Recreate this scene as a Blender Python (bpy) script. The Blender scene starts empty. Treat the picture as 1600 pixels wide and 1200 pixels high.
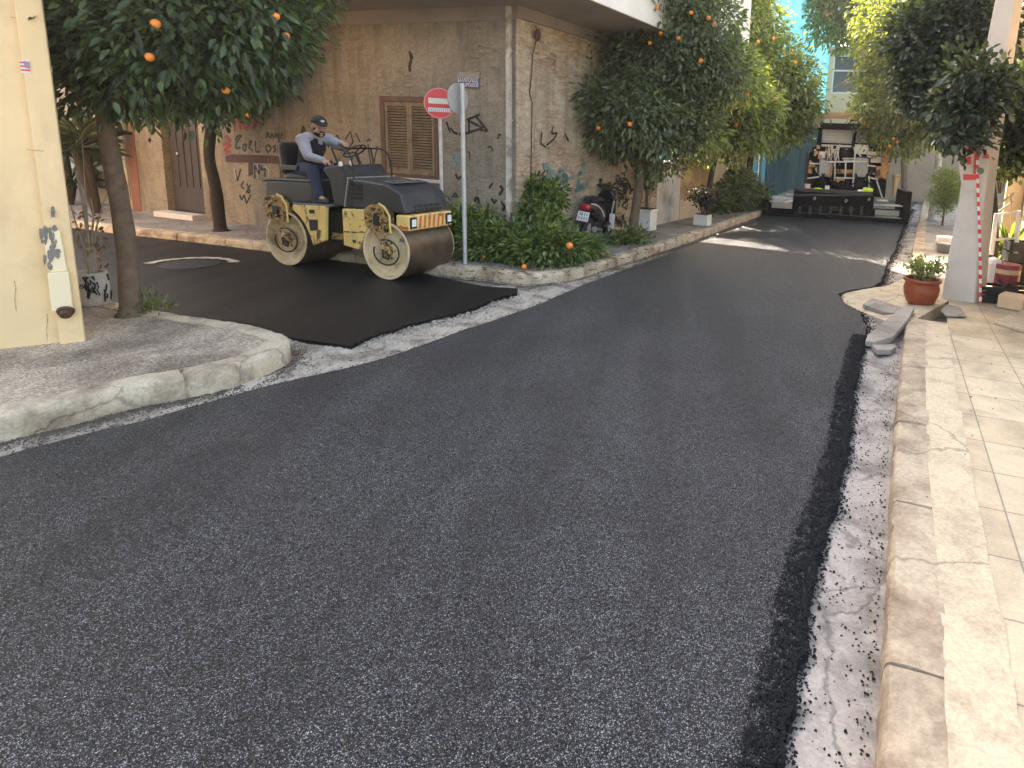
import bpy, bmesh, math, random
import numpy as np
from math import sin, cos, radians, pi, sqrt, atan2
from mathutils import Vector, Matrix, Quaternion

# ------------------------------------------------------------------ camera, sky, sun, exposure
SC = bpy.context.scene
COL = SC.collection
CAM_H, FPX, PPX, PPY, PITCH, ROLL = 1.85, 1000.0, 1039.0, 408.0, 10.5, 2.55   # in pixels of a 1600 x 1200 frame
_th, _ro = radians(PITCH), radians(ROLL)
_F = Vector((0, cos(_th), -sin(_th))); _R0 = Vector((1, 0, 0)); _U0 = _R0.cross(_F)
_R = _R0*cos(_ro) + _U0*sin(_ro); _U = _U0*cos(_ro) - _R0*sin(_ro)
EYE = Vector((0, 0, CAM_H))
cd = bpy.data.cameras.new('camera'); cam = bpy.data.objects.new('camera', cd); COL.objects.link(cam)
cam.matrix_world = Matrix(((_R.x, _U.x, -_F.x, 0), (_R.y, _U.y, -_F.y, 0), (_R.z, _U.z, -_F.z, CAM_H), (0, 0, 0, 1)))
cd.sensor_width = 36; cd.lens = 36*FPX/1600
cd.shift_x = (800-PPX)/1600; cd.shift_y = (PPY-600)/1600
cd.clip_start = .05; cd.clip_end = 3000
SC.camera = cam

SUN_AZ, SUN_EL = radians(-24), radians(40)
SUN_DIR = Vector((sin(SUN_AZ)*cos(SUN_EL), cos(SUN_AZ)*cos(SUN_EL), sin(SUN_EL)))
w = bpy.data.worlds.new('World'); SC.world = w; w.use_nodes = True
nt = w.node_tree; nt.nodes.clear()
sky = nt.nodes.new('ShaderNodeTexSky'); sky.sky_type = 'NISHITA'; sky.sun_disc = False
sky.sun_elevation = SUN_EL; sky.sun_rotation = SUN_AZ; sky.air_density = 1.2; sky.dust_density = 4.0; sky.ozone_density = .6
bg = nt.nodes.new('ShaderNodeBackground'); bg.inputs['Strength'].default_value = .15
wo = nt.nodes.new('ShaderNodeOutputWorld')
nt.links.new(sky.outputs[0], bg.inputs[0]); nt.links.new(bg.outputs[0], wo.inputs[0])
sl = bpy.data.lights.new('sun', 'SUN'); sl.energy = 4.5; sl.angle = radians(.6); sl.color = (1, .93, .82)
sun = bpy.data.objects.new('sun', sl); COL.objects.link(sun); sun.rotation_euler = SUN_DIR.to_track_quat('Z', 'Y').to_euler()
SC.view_settings.view_transform = 'Standard'; SC.view_settings.look = 'None'
SC.view_settings.exposure = 2.48; SC.view_settings.gamma = 1
SC.view_settings.use_white_balance = True; SC.view_settings.white_balance_temperature = 7100; SC.view_settings.white_balance_tint = 14
SC.cycles.max_bounces = 8; SC.cycles.transparent_max_bounces = 12

# ------------------------------------------------------------------ survey helpers: where a point of the photograph stands in the world
def ray(px, py):
    return (_F*FPX + _R*(px-PPX) - _U*(py-PPY)).normalized()
def G(px, py, z=0.0):                                   # on the horizontal plane z
    d = ray(px, py); return EYE + d*((z-CAM_H)/d.z)
def AT(px, py, dist):                                   # at a horizontal distance from the camera
    d = ray(px, py); return EYE + d*(dist/sqrt(d.x*d.x+d.y*d.y))
def HD(p): return sqrt(p[0]**2+p[1]**2)
def HZ(p, px, py):                                      # height of a pixel above a ground point
    return AT(px, py, HD(p)).z
def ONW(px, py, P, d):                                  # on a vertical plane through P along d (2d)
    n = Vector((d[1], -d[0], 0)); r = ray(px, py)
    return EYE + r*(((Vector((P[0], P[1], 0))-Vector((0, 0, 0)))@n if False else (P[0]*n.x+P[1]*n.y))/(r.x*n.x+r.y*n.y))
def azd(a): return Vector((sin(radians(a)), cos(radians(a)), 0))

# ------------------------------------------------------------------ mesh builder
class MB:
    def __init__(s): s.v = []; s.f = []; s.m = []
    def add(s, vs, fs, m=0):
        k = len(s.v); s.v += [tuple(v) for v in vs]
        s.f += [tuple(i+k for i in f) for f in fs]; s.m += [m]*len(fs); return s
    def box(s, x0, x1, y0, y1, z0, z1, M=None, m=0):
        vs = [Vector((x, y, z)) for z in (z0, z1) for y in (y0, y1) for x in (x0, x1)]
        if M is not None: vs = [M @ v for v in vs]
        return s.add(vs, [(0, 2, 3, 1), (4, 5, 7, 6), (0, 1, 5, 4), (2, 6, 7, 3), (0, 4, 6, 2), (1, 3, 7, 5)], m)
    def ext(s, poly, vec, m=0):                          # polygon (3d points) pushed along vec
        n = len(poly); p = [Vector(q) for q in poly]; vec = Vector(vec)
        return s.add(p+[q+vec for q in p], [tuple(range(n))[::-1], tuple(range(n, 2*n))]+[(i, (i+1) % n, n+(i+1) % n, n+i) for i in range(n)], m)
    def xz(s, poly, y0, y1, m=0): return s.ext([(x, y0, z) for x, z in poly], (0, y1-y0, 0), m)
    def tube(s, pts, rs, n=8, cap=True, m=0):
        pts = [Vector(p) for p in pts]
        if not hasattr(rs, '__len__'): rs = [rs]*len(pts)
        vs, fs = [], []; up = None
        for i, p in enumerate(pts):
            t = (pts[min(i+1, len(pts)-1)]-pts[max(i-1, 0)])
            t = t.normalized() if t.length > 1e-9 else Vector((0, 0, 1))
            if up is None:
                up = t.orthogonal().normalized()
            up = (up-t*up.dot(t)); up = up.normalized() if up.length > 1e-6 else t.orthogonal().normalized()
            b = t.cross(up)
            for k in range(n):
                a = 2*pi*k/n; vs.append(p+(up*cos(a)+b*sin(a))*rs[i])
        for i in range(len(pts)-1):
            for k in range(n):
                a, b2 = i*n+k, i*n+(k+1) % n; fs.append((a, b2, b2+n, a+n))
        if cap: fs += [tuple(range(n))[::-1], tuple(range((len(pts)-1)*n, len(pts)*n))]
        return s.add(vs, fs, m)
    def cyl(s, p0, p1, r0, r1=None, n=16, m=0): return s.tube([p0, p1], [r0, r0 if r1 is None else r1], n, True, m)
    def lathe(s, prof, M=None, n=24, m=0, cap=True):              # prof: (r, z) along local z
        vs, fs = [], []
        for r, z in prof:
            for k in range(n):
                v = Vector((r*cos(2*pi*k/n), r*sin(2*pi*k/n), z)); vs.append(M @ v if M is not None else v)
        for i in range(len(prof)-1):
            for k in range(n):
                a, b = i*n+k, i*n+(k+1) % n; fs.append((a, b, b+n, a+n))
        if cap and prof[0][0] > 1e-4: fs.append(tuple(range(n))[::-1])
        if cap and prof[-1][0] > 1e-4: fs.append(tuple(range((len(prof)-1)*n, len(prof)*n)))
        return s.add(vs, fs, m)
    def ball(s, c, r, nu=12, nv=8, m=0, jit=0):
        if not hasattr(r, '__len__'): r = (r, r, r)
        c = Vector(c); vs = [c+Vector((0, 0, -r[2]))]; fs = []
        for j in range(1, nv):
            a = -pi/2+pi*j/nv
            for k in range(nu):
                b = 2*pi*k/nu; q = 1+random.uniform(-jit, jit)
                vs.append(c+Vector((r[0]*cos(a)*cos(b)*q, r[1]*cos(a)*sin(b)*q, r[2]*sin(a)*q)))
        vs.append(c+Vector((0, 0, r[2]))); t = len(vs)-1
        for k in range(nu): fs.append((0, 1+(k+1) % nu, 1+k)); fs.append((t, t-nu+k, t-nu+(k+1) % nu))
        for j in range(nv-2):
            for k in range(nu):
                a, b = 1+j*nu+k, 1+j*nu+(k+1) % nu; fs.append((a, b, b+nu, a+nu))
        return s.add(vs, fs, m)
    def build(s, name, mats, parent=None, smooth=False, bevel=0, seg=2, mesh=None):
        me = bpy.data.meshes.new(name); me.from_pydata(s.v, [], s.f)
        for q in (mats if isinstance(mats, (list, tuple)) else [mats]): me.materials.append(q)
        if any(s.m): me.polygons.foreach_set('material_index', s.m)
        bm = bmesh.new(); bm.from_mesh(me); bmesh.ops.recalc_face_normals(bm, faces=bm.faces); bm.to_mesh(me); bm.free()
        o = bpy.data.objects.new(name, me); COL.objects.link(o)
        if parent is not None: o.parent = parent
        if bevel:
            b = o.modifiers.new('bevel', 'BEVEL'); b.width = bevel; b.segments = seg; b.limit_method = 'ANGLE'; b.angle_limit = radians(35)
        if smooth:
            for p in me.polygons: p.use_smooth = True
            if smooth != 'all':
                try: me.set_sharp_from_angle(angle=radians(40))
                except Exception: pass
        return o
def empty(name, loc=(0, 0, 0), rz=0.0):
    o = bpy.data.objects.new(name, None); COL.objects.link(o); o.location = loc; o.rotation_euler = (0, 0, rz); o.empty_display_size = .2; return o
def tag(o, label, cat, group=None, kind=None):
    if label: o['label'] = label
    if cat: o['category'] = cat
    if group: o['group'] = group
    if kind: o['kind'] = kind
    return o
def struct(o, kind='structure'): o['kind'] = kind; return o
def dup(o, parent=None):
    c = o.copy(); COL.objects.link(c)
    if parent is not None: c.parent = parent
    for ch in list(o.children):
        dup(ch, c)
    return c
def chaikin(p, it=2):
    p = [Vector(q) for q in p]
    for _ in range(it):
        q = [p[0]]
        for a, b in zip(p[:-1], p[1:]): q += [a*.75+b*.25, a*.25+b*.75]
        p = q+[p[-1]]
    return p
def resample(p, step):
    p = [Vector(q) for q in p]; out = [p[0].copy()]; acc = 0
    for a, b in zip(p[:-1], p[1:]):
        L = (b-a).length
        while acc+L >= step and L > 1e-9:
            a = a+(b-a)*((step-acc)/L); out.append(a.copy()); L = (b-a).length; acc = 0
        acc += L
    out.append(p[-1].copy()); return out
def text_mesh(body, size, depth=.002):
    cu = bpy.data.curves.new('t', 'FONT'); cu.body = body; cu.size = size; cu.extrude = depth; cu.resolution_u = 3; cu.align_x = 'CENTER'; cu.align_y = 'CENTER'
    o = bpy.data.objects.new('t', cu); COL.objects.link(o); dg = bpy.context.evaluated_depsgraph_get()
    me = bpy.data.meshes.new_from_object(o.evaluated_get(dg)); bpy.data.objects.remove(o); bpy.data.curves.remove(cu)
    vs = [v.co.copy() for v in me.vertices]; fs = [tuple(p.vertices) for p in me.polygons]; bpy.data.meshes.remove(me); return vs, fs

# ------------------------------------------------------------------ materials
def nmat(name):
    m = bpy.data.materials.new(name); m.use_nodes = True; n = m.node_tree.nodes; l = m.node_tree.links
    return m, n, l, n['Principled BSDF']
def ramp(n, stops):
    r = n.new('ShaderNodeValToRGB'); e = r.color_ramp.elements
    while len(e) < len(stops): e.new(.5)
    for q, (p, c) in zip(e, stops): q.position = p; q.color = (*c, 1) if len(c) == 3 else c
    return r
def g3(v): return (v, v, v)
def noise(n, l, scale, detail=4, rough=.55, vec=None, dist=0):
    t = n.new('ShaderNodeTexNoise'); t.inputs['Scale'].default_value = scale; t.inputs['Detail'].default_value = detail
    t.inputs['Roughness'].default_value = rough; t.inputs['Distortion'].default_value = dist
    if vec is not None: l.new(vec, t.inputs['Vector'])
    return t
def mixc(n, l, fac, a, b, mode='MIX'):
    m = n.new('ShaderNodeMix'); m.data_type = 'RGBA'; m.blend_type = mode
    for k, v in ((0, fac), (6, a), (7, b)):
        if hasattr(v, 'is_output'): l.new(v, m.inputs[k])
        elif k == 0: m.inputs[0].default_value = v
        else: m.inputs[k].default_value = (*v, 1)
    return m.outputs[2]
def objvec(n, l, rot=0.0, sc=(1, 1, 1), world=False):
    if world:
        t = n.new('ShaderNodeNewGeometry').outputs['Position']
    else:
        t = n.new('ShaderNodeTexCoord').outputs['Object']
    mp = n.new('ShaderNodeMapping'); mp.inputs['Rotation'].default_value = (0, 0, rot); mp.inputs['Scale'].default_value = sc
    l.new(t, mp.inputs['Vector']); return mp.outputs[0]
def bump(n, l, h, strength, dist, prev=None):
    b = n.new('ShaderNodeBump'); b.inputs['Strength'].default_value = strength; b.inputs['Distance'].default_value = dist
    l.new(h, b.inputs['Height'])
    if prev is not None: l.new(prev, b.inputs['Normal'])
    return b.outputs[0]
def plain(name, c, rough=.6, metal=0.0, var=.25, sc=6.0, bmp=0.0, dirt=None, dsc=3.0, dlo=.5, dhi=.68, coat=0, spec=None, wear=None):
    """a surface of one colour with natural mottling, optional dirt or wear patches of a second colour"""
    m, n, l, p = nmat(name); v = objvec(n, l)
    t = noise(n, l, sc, 6, .6, v)
    r = ramp(n, [(.25, tuple(x*(1-var) for x in c)), (.75, tuple(min(1, x*(1+var)) for x in c))]); l.new(t.outputs[0], r.inputs[0]); col = r.outputs[0]
    if dirt:
        d = noise(n, l, dsc, 8, .65, v, .4); rr = ramp(n, [(dlo, g3(0)), (dhi, g3(1))]); l.new(d.outputs[0], rr.inputs[0]); col = mixc(n, l, rr.outputs[0], col, dirt)
    l.new(col, p.inputs['Base Color']); p.inputs['Metallic'].default_value = metal
    rr2 = n.new('ShaderNodeMapRange'); l.new(t.outputs[0], rr2.inputs[0]); rr2.inputs[3].default_value = max(.05, rough-.12); rr2.inputs[4].default_value = min(1, rough+.12)
    l.new(rr2.outputs[0], p.inputs['Roughness'])
    if coat: p.inputs['Coat Weight'].default_value = coat
    if spec is not None: p.inputs['Specular IOR Level'].default_value = spec
    if bmp:
        b = noise(n, l, sc*9, 5, .6, v); l.new(bump(n, l, b.outputs[0], .5, bmp), p.inputs['Normal'])
    return m

def m_asphalt(name, stones, scale=300, roughness=.45, bstr=.9, bd=.004, shine=.6, speck=.30, streak=.25):
    """stones of every grey bedded in black bitumen, with the long faint lanes a roller leaves"""
    m, n, l, p = nmat(name); v = objvec(n, l, world=True)
    vo = n.new('ShaderNodeTexVoronoi'); vo.inputs['Scale'].default_value = scale; l.new(v, vo.inputs['Vector'])
    sx = n.new('ShaderNodeSeparateColor'); l.new(vo.outputs['Color'], sx.inputs[0])
    r = ramp(n, stones); l.new(sx.outputs[0], r.inputs[0]); col = r.outputs[0]
    vb = n.new('ShaderNodeTexVoronoi'); vb.inputs['Scale'].default_value = scale*.42; l.new(v, vb.inputs['Vector'])
    sb = n.new('ShaderNodeSeparateColor'); l.new(vb.outputs['Color'], sb.inputs[0])
    rb = ramp(n, [(.93, g3(0)), (.96, g3(1))]); l.new(sb.outputs[0], rb.inputs[0])
    rd = ramp(n, [(.25, g3(1)), (.42, g3(0))]); l.new(vb.outputs['Distance'], rd.inputs[0])
    col = mixc(n, l, mixc(n, l, 1.0, rb.outputs[0], rd.outputs[0], 'MULTIPLY'), col, g3(speck))
    gap = ramp(n, [(.3, g3(1.15)), (.62, g3(.12))]); l.new(vo.outputs['Distance'], gap.inputs[0])
    col = mixc(n, l, .85, col, gap.outputs[0], 'MULTIPLY')
    big = noise(n, l, .8, 5, .6, v, .4); r2 = ramp(n, [(.3, g3(.70)), (.72, g3(1.28))]); l.new(big.outputs[0], r2.inputs[0])
    sv = noise(n, l, 2.4, 4, .55, objvec(n, l, radians(24), (1, .07, 1), True)); rs = ramp(n, [(.32, g3(1-streak)), (.68, g3(1+streak))]); l.new(sv.outputs[0], rs.inputs[0])
    mid2 = noise(n, l, 11, 5, .65, v); r4 = ramp(n, [(.3, g3(.8)), (.72, g3(1.18))]); l.new(mid2.outputs[0], r4.inputs[0])
    for q in (r2, rs, r4): col = mixc(n, l, 1.0, col, q.outputs[0], 'MULTIPLY')
    l.new(col, p.inputs['Base Color'])
    mr = n.new('ShaderNodeMapRange'); l.new(sx.outputs[1], mr.inputs[0]); mr.inputs[3].default_value = roughness-.14; mr.inputs[4].default_value = roughness+.2
    ad = n.new('ShaderNodeMath'); ad.operation = 'MULTIPLY_ADD'; l.new(sv.outputs[0], ad.inputs[0]); ad.inputs[1].default_value = -.25; l.new(mr.outputs[0], ad.inputs[2])
    a2 = n.new('ShaderNodeMath'); l.new(ad.outputs[0], a2.inputs[0]); a2.inputs[1].default_value = .12; l.new(a2.outputs[0], p.inputs['Roughness'])
    p.inputs['Specular IOR Level'].default_value = shine
    inv_ = n.new('ShaderNodeMath'); inv_.operation = 'MULTIPLY_ADD'; l.new(vo.outputs['Distance'], inv_.inputs[0]); inv_.inputs[1].default_value = -1; l.new(sx.outputs[2], inv_.inputs[2])
    b1 = bump(n, l, inv_.outputs[0], bstr, bd); l.new(bump(n, l, mid2.outputs[0], .3, .02, b1), p.inputs['Normal'])
    return m
def m_concrete(name, c, dark, sc=2.2, grain=60, pebble=False, crack=True, dlo=.46, dhi=.66, bd=.004, warm=None):
    m, n, l, p = nmat(name); v = objvec(n, l, world=True)
    a = noise(n, l, sc, 8, .62, v, .3); r = ramp(n, [(dlo, c), (dhi, dark)]); l.new(a.outputs[0], r.inputs[0]); col = r.outputs[0]
    f = noise(n, l, grain, 5, .7, v); rf = ramp(n, [(.3, g3(.72)), (.7, g3(1.18))]); l.new(f.outputs[0], rf.inputs[0]); col = mixc(n, l, .9, col, rf.outputs[0], 'MULTIPLY')
    h = f.outputs[0]
    sp = n.new('ShaderNodeTexVoronoi'); sp.inputs['Scale'].default_value = 95 if pebble else 38; l.new(v, sp.inputs['Vector'])
    if pebble:
        sx = n.new('ShaderNodeSeparateColor'); l.new(sp.outputs['Color'], sx.inputs[0])
        rs = ramp(n, [(0, g3(.45)), (.5, g3(.95)), (.9, g3(1.35)), (1, g3(1.7))]); l.new(sx.outputs[0], rs.inputs[0]); col = mixc(n, l, .85, col, rs.outputs[0], 'MULTIPLY'); h = sx.outputs[0]
    else:
        rs = ramp(n, [(.03, g3(.35)), (.10, g3(1))]); l.new(sp.outputs['Distance'], rs.inputs[0])
        pm = noise(n, l, 3.3, 4, .6, v); pr = ramp(n, [(.45, g3(0)), (.6, g3(1))]); l.new(pm.outputs[0], pr.inputs[0])
        col = mixc(n, l, pr.outputs[0], col, mixc(n, l, 1.0, col, rs.outputs[0], 'MULTIPLY'))
    if crack:
        wv = noise(n, l, 3.0, 5, .6, v); wd = mixc(n, l, .22, v, wv.outputs['Color'])
        vc = n.new('ShaderNodeTexVoronoi'); vc.feature = 'DISTANCE_TO_EDGE'; vc.inputs['Scale'].default_value = 1.3; l.new(wd, vc.inputs['Vector'])
        rc = ramp(n, [(.003, g3(.28)), (.012, g3(1))]); l.new(vc.outputs['Distance'], rc.inputs[0]); col = mixc(n, l, .55, col, rc.outputs[0], 'MULTIPLY')
    l.new(col, p.inputs['Base Color']); p.inputs['Roughness'].default_value = .85; p.inputs['Specular IOR Level'].default_value = .3
    b1 = bump(n, l, h, .6, bd); l.new(bump(n, l, a.outputs[0], .6, .03, b1), p.inputs['Normal'])
    return m
def m_leaf(name, lo, mid, hi, trans=.35, rough=.42, spec=.5):
    m, n, l, p = nmat(name); g = n.new('ShaderNodeNewGeometry')
    r = ramp(n, [(0, lo), (.5, mid), (.9, hi), (1, tuple(min(1, x*1.25) for x in hi))]); l.new(g.outputs['Random Per Island'], r.inputs[0])
    l.new(r.outputs[0], p.inputs['Base Color']); p.inputs['Roughness'].default_value = rough; p.inputs['Specular IOR Level'].default_value = spec
    t = n.new('ShaderNodeBsdfTranslucent'); tc = mixc(n, l, 1.0, r.outputs[0], (2.2, 2.3, .7), 'MULTIPLY'); l.new(tc, t.inputs[0])
    mx = n.new('ShaderNodeMixShader'); mx.inputs[0].default_value = trans; l.new(p.outputs[0], mx.inputs[1]); l.new(t.outputs[0], mx.inputs[2])
    l.new(mx.outputs[0], n['Material Output'].inputs[0]); return m
def m_wall(name, c, c2, patch, stain, psc=.9, rubble=0.0, plo=.56, phi=.62, z0=0.0):
    """old render: mottled, streaked downwards, with scabs of bare masonry showing"""
    m, n, l, p = nmat(name); v = objvec(n, l); 
    a = noise(n, l, 1.6, 8, .65, v, .5); r = ramp(n, [(.32, c), (.68, c2)]); l.new(a.outputs[0], r.inputs[0]); col = r.outputs[0]
    st = noise(n, l, 2.2, 6, .6, objvec(n, l, 0, (2.5, 2.5, .35)), .2); rs = ramp(n, [(.48, g3(0)), (.7, g3(.5))]); l.new(st.outputs[0], rs.inputs[0]); col = mixc(n, l, rs.outputs[0], col, stain)
    pa = noise(n, l, psc, 9, .68, v, .6); rp = ramp(n, [(plo, g3(0)), (phi, g3(1))]); l.new(pa.outputs[0], rp.inputs[0])
    fine = noise(n, l, 26, 6, .7, v); rf = ramp(n, [(.3, g3(.7)), (.7, g3(1.2))]); l.new(fine.outputs[0], rf.inputs[0])
    hor = noise(n, l, 4.5, 6, .65, objvec(n, l, 0, (1, 1, 4.2)), .8); rh = ramp(n, [(.35, g3(.45)), (.6, g3(1.1))]); l.new(hor.outputs[0], rh.inputs[0])
    pc = mixc(n, l, .9, patch, rh.outputs[0], 'MULTIPLY')
    col = mixc(n, l, rp.outputs[0], col, pc); col = mixc(n, l, .8, col, rf.outputs[0], 'MULTIPLY')
    if rubble: col = mixc(n, l, rubble, col, rh.outputs[0], 'MULTIPLY')
    l.new(col, p.inputs['Base Color']); p.inputs['Roughness'].default_value = .92; p.inputs['Specular IOR Level'].default_value = .2
    b = bump(n, l, fine.outputs[0], .6, .012); b = bump(n, l, hor.outputs[0], .5, .035, b); b = bump(n, l, rp.outputs[0], -.5 if True else .5, .02, b)
    l.new(b, p.inputs['Normal']); return m

M = {}
M['asphalt'] = m_asphalt('fresh asphalt', [(0, g3(.002)), (.40, (.005, .005, .0054)), (.64, (.032, .0325, .035)), (.84, (.13, .132, .14)), (1, (.40, .405, .42))], 290, .27, bstr=.7, bd=.004, shine=.34, speck=.5)
M['asphalt_rolled'] = m_asphalt('rolled asphalt', [(0, (.002, .0021, .0026)), (.6, (.0052, .0055, .0068)), (1, (.024, .025, .029))], 330, .44, bstr=.5, bd=.003, shine=.2, speck=.05, streak=.4)
M['crumb'] = plain('asphalt crumbs', g3(.006), .7, var=.6, sc=40, spec=.25)
M['rubble'] = plain('pale rubble', (.36, .31, .245), .9, var=.45, sc=16)
M['dirt'] = plain('brown dirt', (.10, .075, .05), .95, var=.5, sc=20)
M['old_concrete'] = m_concrete('worn concrete', (.50, .42, .315), (.15, .115, .08), 2.8)
M['gutter'] = m_concrete('stained gutter concrete', (.35, .31, .26), (.085, .073, .062), 3.0, dlo=.44, dhi=.70)
M['kerb'] = m_concrete('kerb concrete', (.60, .485, .335), (.26, .19, .125), 3.2, crack=True, dlo=.43, dhi=.66, bd=.016, grain=38)
M['kerb_r'] = m_concrete('pale kerb concrete', (.45, .36, .245), (.22, .155, .10), 3.4, dlo=.42, dhi=.68, bd=.010, grain=45)
M['pebble'] = m_concrete('pebble paving', (.50, .40, .285), (.22, .165, .115), 1.5, pebble=True, crack=False, dlo=.42, dhi=.66)
M['pave_far'] = m_concrete('grey brown paving', (.34, .30, .245), (.16, .135, .105), 1.7, dlo=.4, dhi=.7)
M['mortar'] = m_concrete('pale mortar', (.54, .44, .295), (.32, .245, .16), 4.5, crack=True, dlo=.45, dhi=.8)
M['ground'] = m_concrete('bare ground', (.30, .26, .21), (.14, .12, .09), .8)
def m_tiles():
    m, n, l, p = nmat('square paving tiles'); v = objvec(n, l)
    br = n.new('ShaderNodeTexBrick'); br.offset = 0; br.squash = 1; l.new(v, br.inputs['Vector']); br.inputs['Scale'].default_value = 1
    br.inputs['Brick Width'].default_value = .43; br.inputs['Row Height'].default_value = .43; br.inputs['Mortar Size'].default_value = .006; br.inputs['Mortar Smooth'].default_value = .5
    br.inputs['Color1'].default_value = (.46, .36, .225, 1); br.inputs['Color2'].default_value = (.52, .42, .275, 1); br.inputs['Mortar'].default_value = (.24, .19, .14, 1)
    a = noise(n, l, 2.6, 8, .65, v, .4); r = ramp(n, [(.36, g3(1.12)), (.68, g3(.68))]); l.new(a.outputs[0], r.inputs[0]); col = mixc(n, l, 1, br.outputs[0], r.outputs[0], 'MULTIPLY')
    f = noise(n, l, 70, 4, .7, v); rf = ramp(n, [(.3, g3(.85)), (.7, g3(1.1))]); l.new(f.outputs[0], rf.inputs[0]); col = mixc(n, l, 1, col, rf.outputs[0], 'MULTIPLY')
    l.new(col, p.inputs['Base Color']); p.inputs['Roughness'].default_value = .8
    b = bump(n, l, br.outputs['Fac'], -.7, .01); l.new(bump(n, l, f.outputs[0], .4, .002, b), p.inputs['Normal']); return m
M['tiles'] = m_tiles()
M['wall_l'] = m_wall('brown weathered render', (.24, .198, .145), (.36, .298, .22), (.30, .24, .17), (.09, .073, .056), .8, rubble=.22, plo=.56, phi=.66)  # left wall toned darker, its shade put into the render colour
M['wall_r'] = m_wall('peeling render over rubble', (.44, .345, .235), (.56, .455, .325), (.46, .32, .205), (.20, .145, .10), .9, rubble=.5, plo=.48, phi=.60)  # right wall toned brighter, reflected light put into the render colour
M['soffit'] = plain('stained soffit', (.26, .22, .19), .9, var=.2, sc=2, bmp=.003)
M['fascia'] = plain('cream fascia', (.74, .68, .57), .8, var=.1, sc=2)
M['yellow'] = plain('pale yellow render', (.82, .585, .31), .85, var=.09, sc=2.2, bmp=.006, dirt=(.62, .43, .22), dsc=1.6, dlo=.5, dhi=.78)
M['yellow_pipe'] = plain('painted downpipe', (.82, .67, .42), .7, var=.08, sc=3, dirt=(.55, .42, .28), dsc=7, dlo=.62, dhi=.72)
M['rust'] = plain('rusty brown', (.10, .045, .025), .8, var=.5, sc=12)
M['wood_shut'] = plain('faded wooden shutter', (.235, .16, .09), .75, var=.3, sc=9, dirt=(.15, .07, .035), dsc=5, dlo=.52, dhi=.7)
M['wood_frame'] = plain('dark timber frame', (.12, .06, .035), .7, var=.4, sc=9)
M['door'] = plain('dark brown door', (.055, .038, .03), .6, var=.3, sc=5)
M['step'] = plain('marble step', (.62, .56, .48), .6, var=.12, sc=5)
M['paint_black'] = plain('black spray paint', (.022, .018, .016), .7, var=.5, sc=20)
M['paint_red'] = plain('red spray paint', (.28, .05, .03), .75, var=.4, sc=14)
M['paint_maroon'] = plain('maroon spray paint', (.075, .028, .022), .8, var=.4, sc=12)
M['paint_teal'] = plain('faded teal paint', (.16, .25, .22), .85, var=.4, sc=12)
M['paint_white'] = plain('faded white paint', (.45, .41, .35), .85, var=.4, sc=14)
M['bark'] = plain('grey brown bark', (.15, .10, .062), .9, var=.4, sc=14, bmp=.012)
M['bark_d'] = plain('dark bark', (.038, .027, .019), .9, var=.4, sc=14, bmp=.012)
M['whitewash'] = plain('whitewashed bark', (.50, .46, .41), .9, var=.25, sc=8, bmp=.01, dirt=(.25, .2, .15), dsc=5)
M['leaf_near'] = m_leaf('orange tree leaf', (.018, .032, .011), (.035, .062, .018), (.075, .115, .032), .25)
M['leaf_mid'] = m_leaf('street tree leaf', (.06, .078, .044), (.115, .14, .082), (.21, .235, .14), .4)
M['leaf_far'] = m_leaf('hazy tree leaf', (.09, .11, .05), (.16, .19, .085), (.27, .29, .12), .48)  # lightness of haze and backlight put into the leaf colour
M['leaf_yel'] = m_leaf('yellow green leaf', (.06, .082, .022), (.12, .145, .04), (.24, .245, .08), .45)
M['leaf_dark'] = m_leaf('dark glossy leaf', (.022, .032, .024), (.048, .064, .044), (.10, .125, .08), .25, .33)
M['leaf_heap'] = m_leaf('cut leaf', (.045, .08, .026), (.10, .15, .045), (.24, .28, .10), .35)
M['leaf_herb'] = m_leaf('herb leaf', (.10, .14, .045), (.18, .22, .08), (.30, .32, .14), .35)
M['leaf_spike'] = m_leaf('spiky leaf', (.03, .04, .02), (.06, .075, .035), (.14, .15, .08), .2)
M['leaf_grass'] = m_leaf('grass blade', (.05, .08, .02), (.09, .14, .03), (.2, .24, .07), .35)
M['orange'] = plain('orange peel', (.85, .25, .03), .45, var=.15, sc=20, bmp=.001)
M['dryleaf'] = m_leaf('dry leaf', (.12, .06, .02), (.25, .13, .04), (.40, .25, .08), .2)
M['rol_yellow'] = plain('chipped yellow machine paint', (.86, .59, .19), .5, var=.16, sc=5, dirt=(.13, .075, .03), dsc=6, dlo=.565, dhi=.64)
M['rol_grime'] = plain('greasy yellow ironwork', (.50, .31, .09), .6, var=.4, sc=16, dirt=(.05, .03, .018), dsc=16, dlo=.47, dhi=.55)
M['rol_black'] = plain('charcoal plastic cowling', (.032, .034, .036), .5, var=.2, sc=4, dirt=(.07, .065, .058), dsc=2.5, dlo=.5, dhi=.75)
M['rol_dark'] = plain('black steel', (.012, .012, .012), .55, var=.4, sc=10)
M['drum_face'] = plain('dusty drum end', (.74, .57, .34), .65, var=.18, sc=5, dirt=(.24, .16, .075), dsc=4, dlo=.5, dhi=.75)
M['drum_steel'] = plain('rolled drum steel', (.17, .12, .075), .38, .65, var=.35, sc=5)
M['chrome'] = plain('bright steel', (.6, .6, .6), .3, 1.0, var=.1)
M['galv'] = plain('galvanised pole', (.50, .50, .47), .5, .35, var=.15, sc=10)
M['white'] = plain('white paint', (.74, .70, .64), .6, var=.08)
M['old_white'] = plain('stained whitewash', (.56, .50, .41), .85, var=.15, sc=3, dirt=(.30, .24, .17), dsc=2, dlo=.48, dhi=.68, bmp=.004)
M['old_ochre'] = plain('stained ochre render', (.46, .31, .14), .85, var=.2, sc=3, dirt=(.24, .16, .09), dsc=2, dlo=.46, dhi=.66, bmp=.004)
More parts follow.
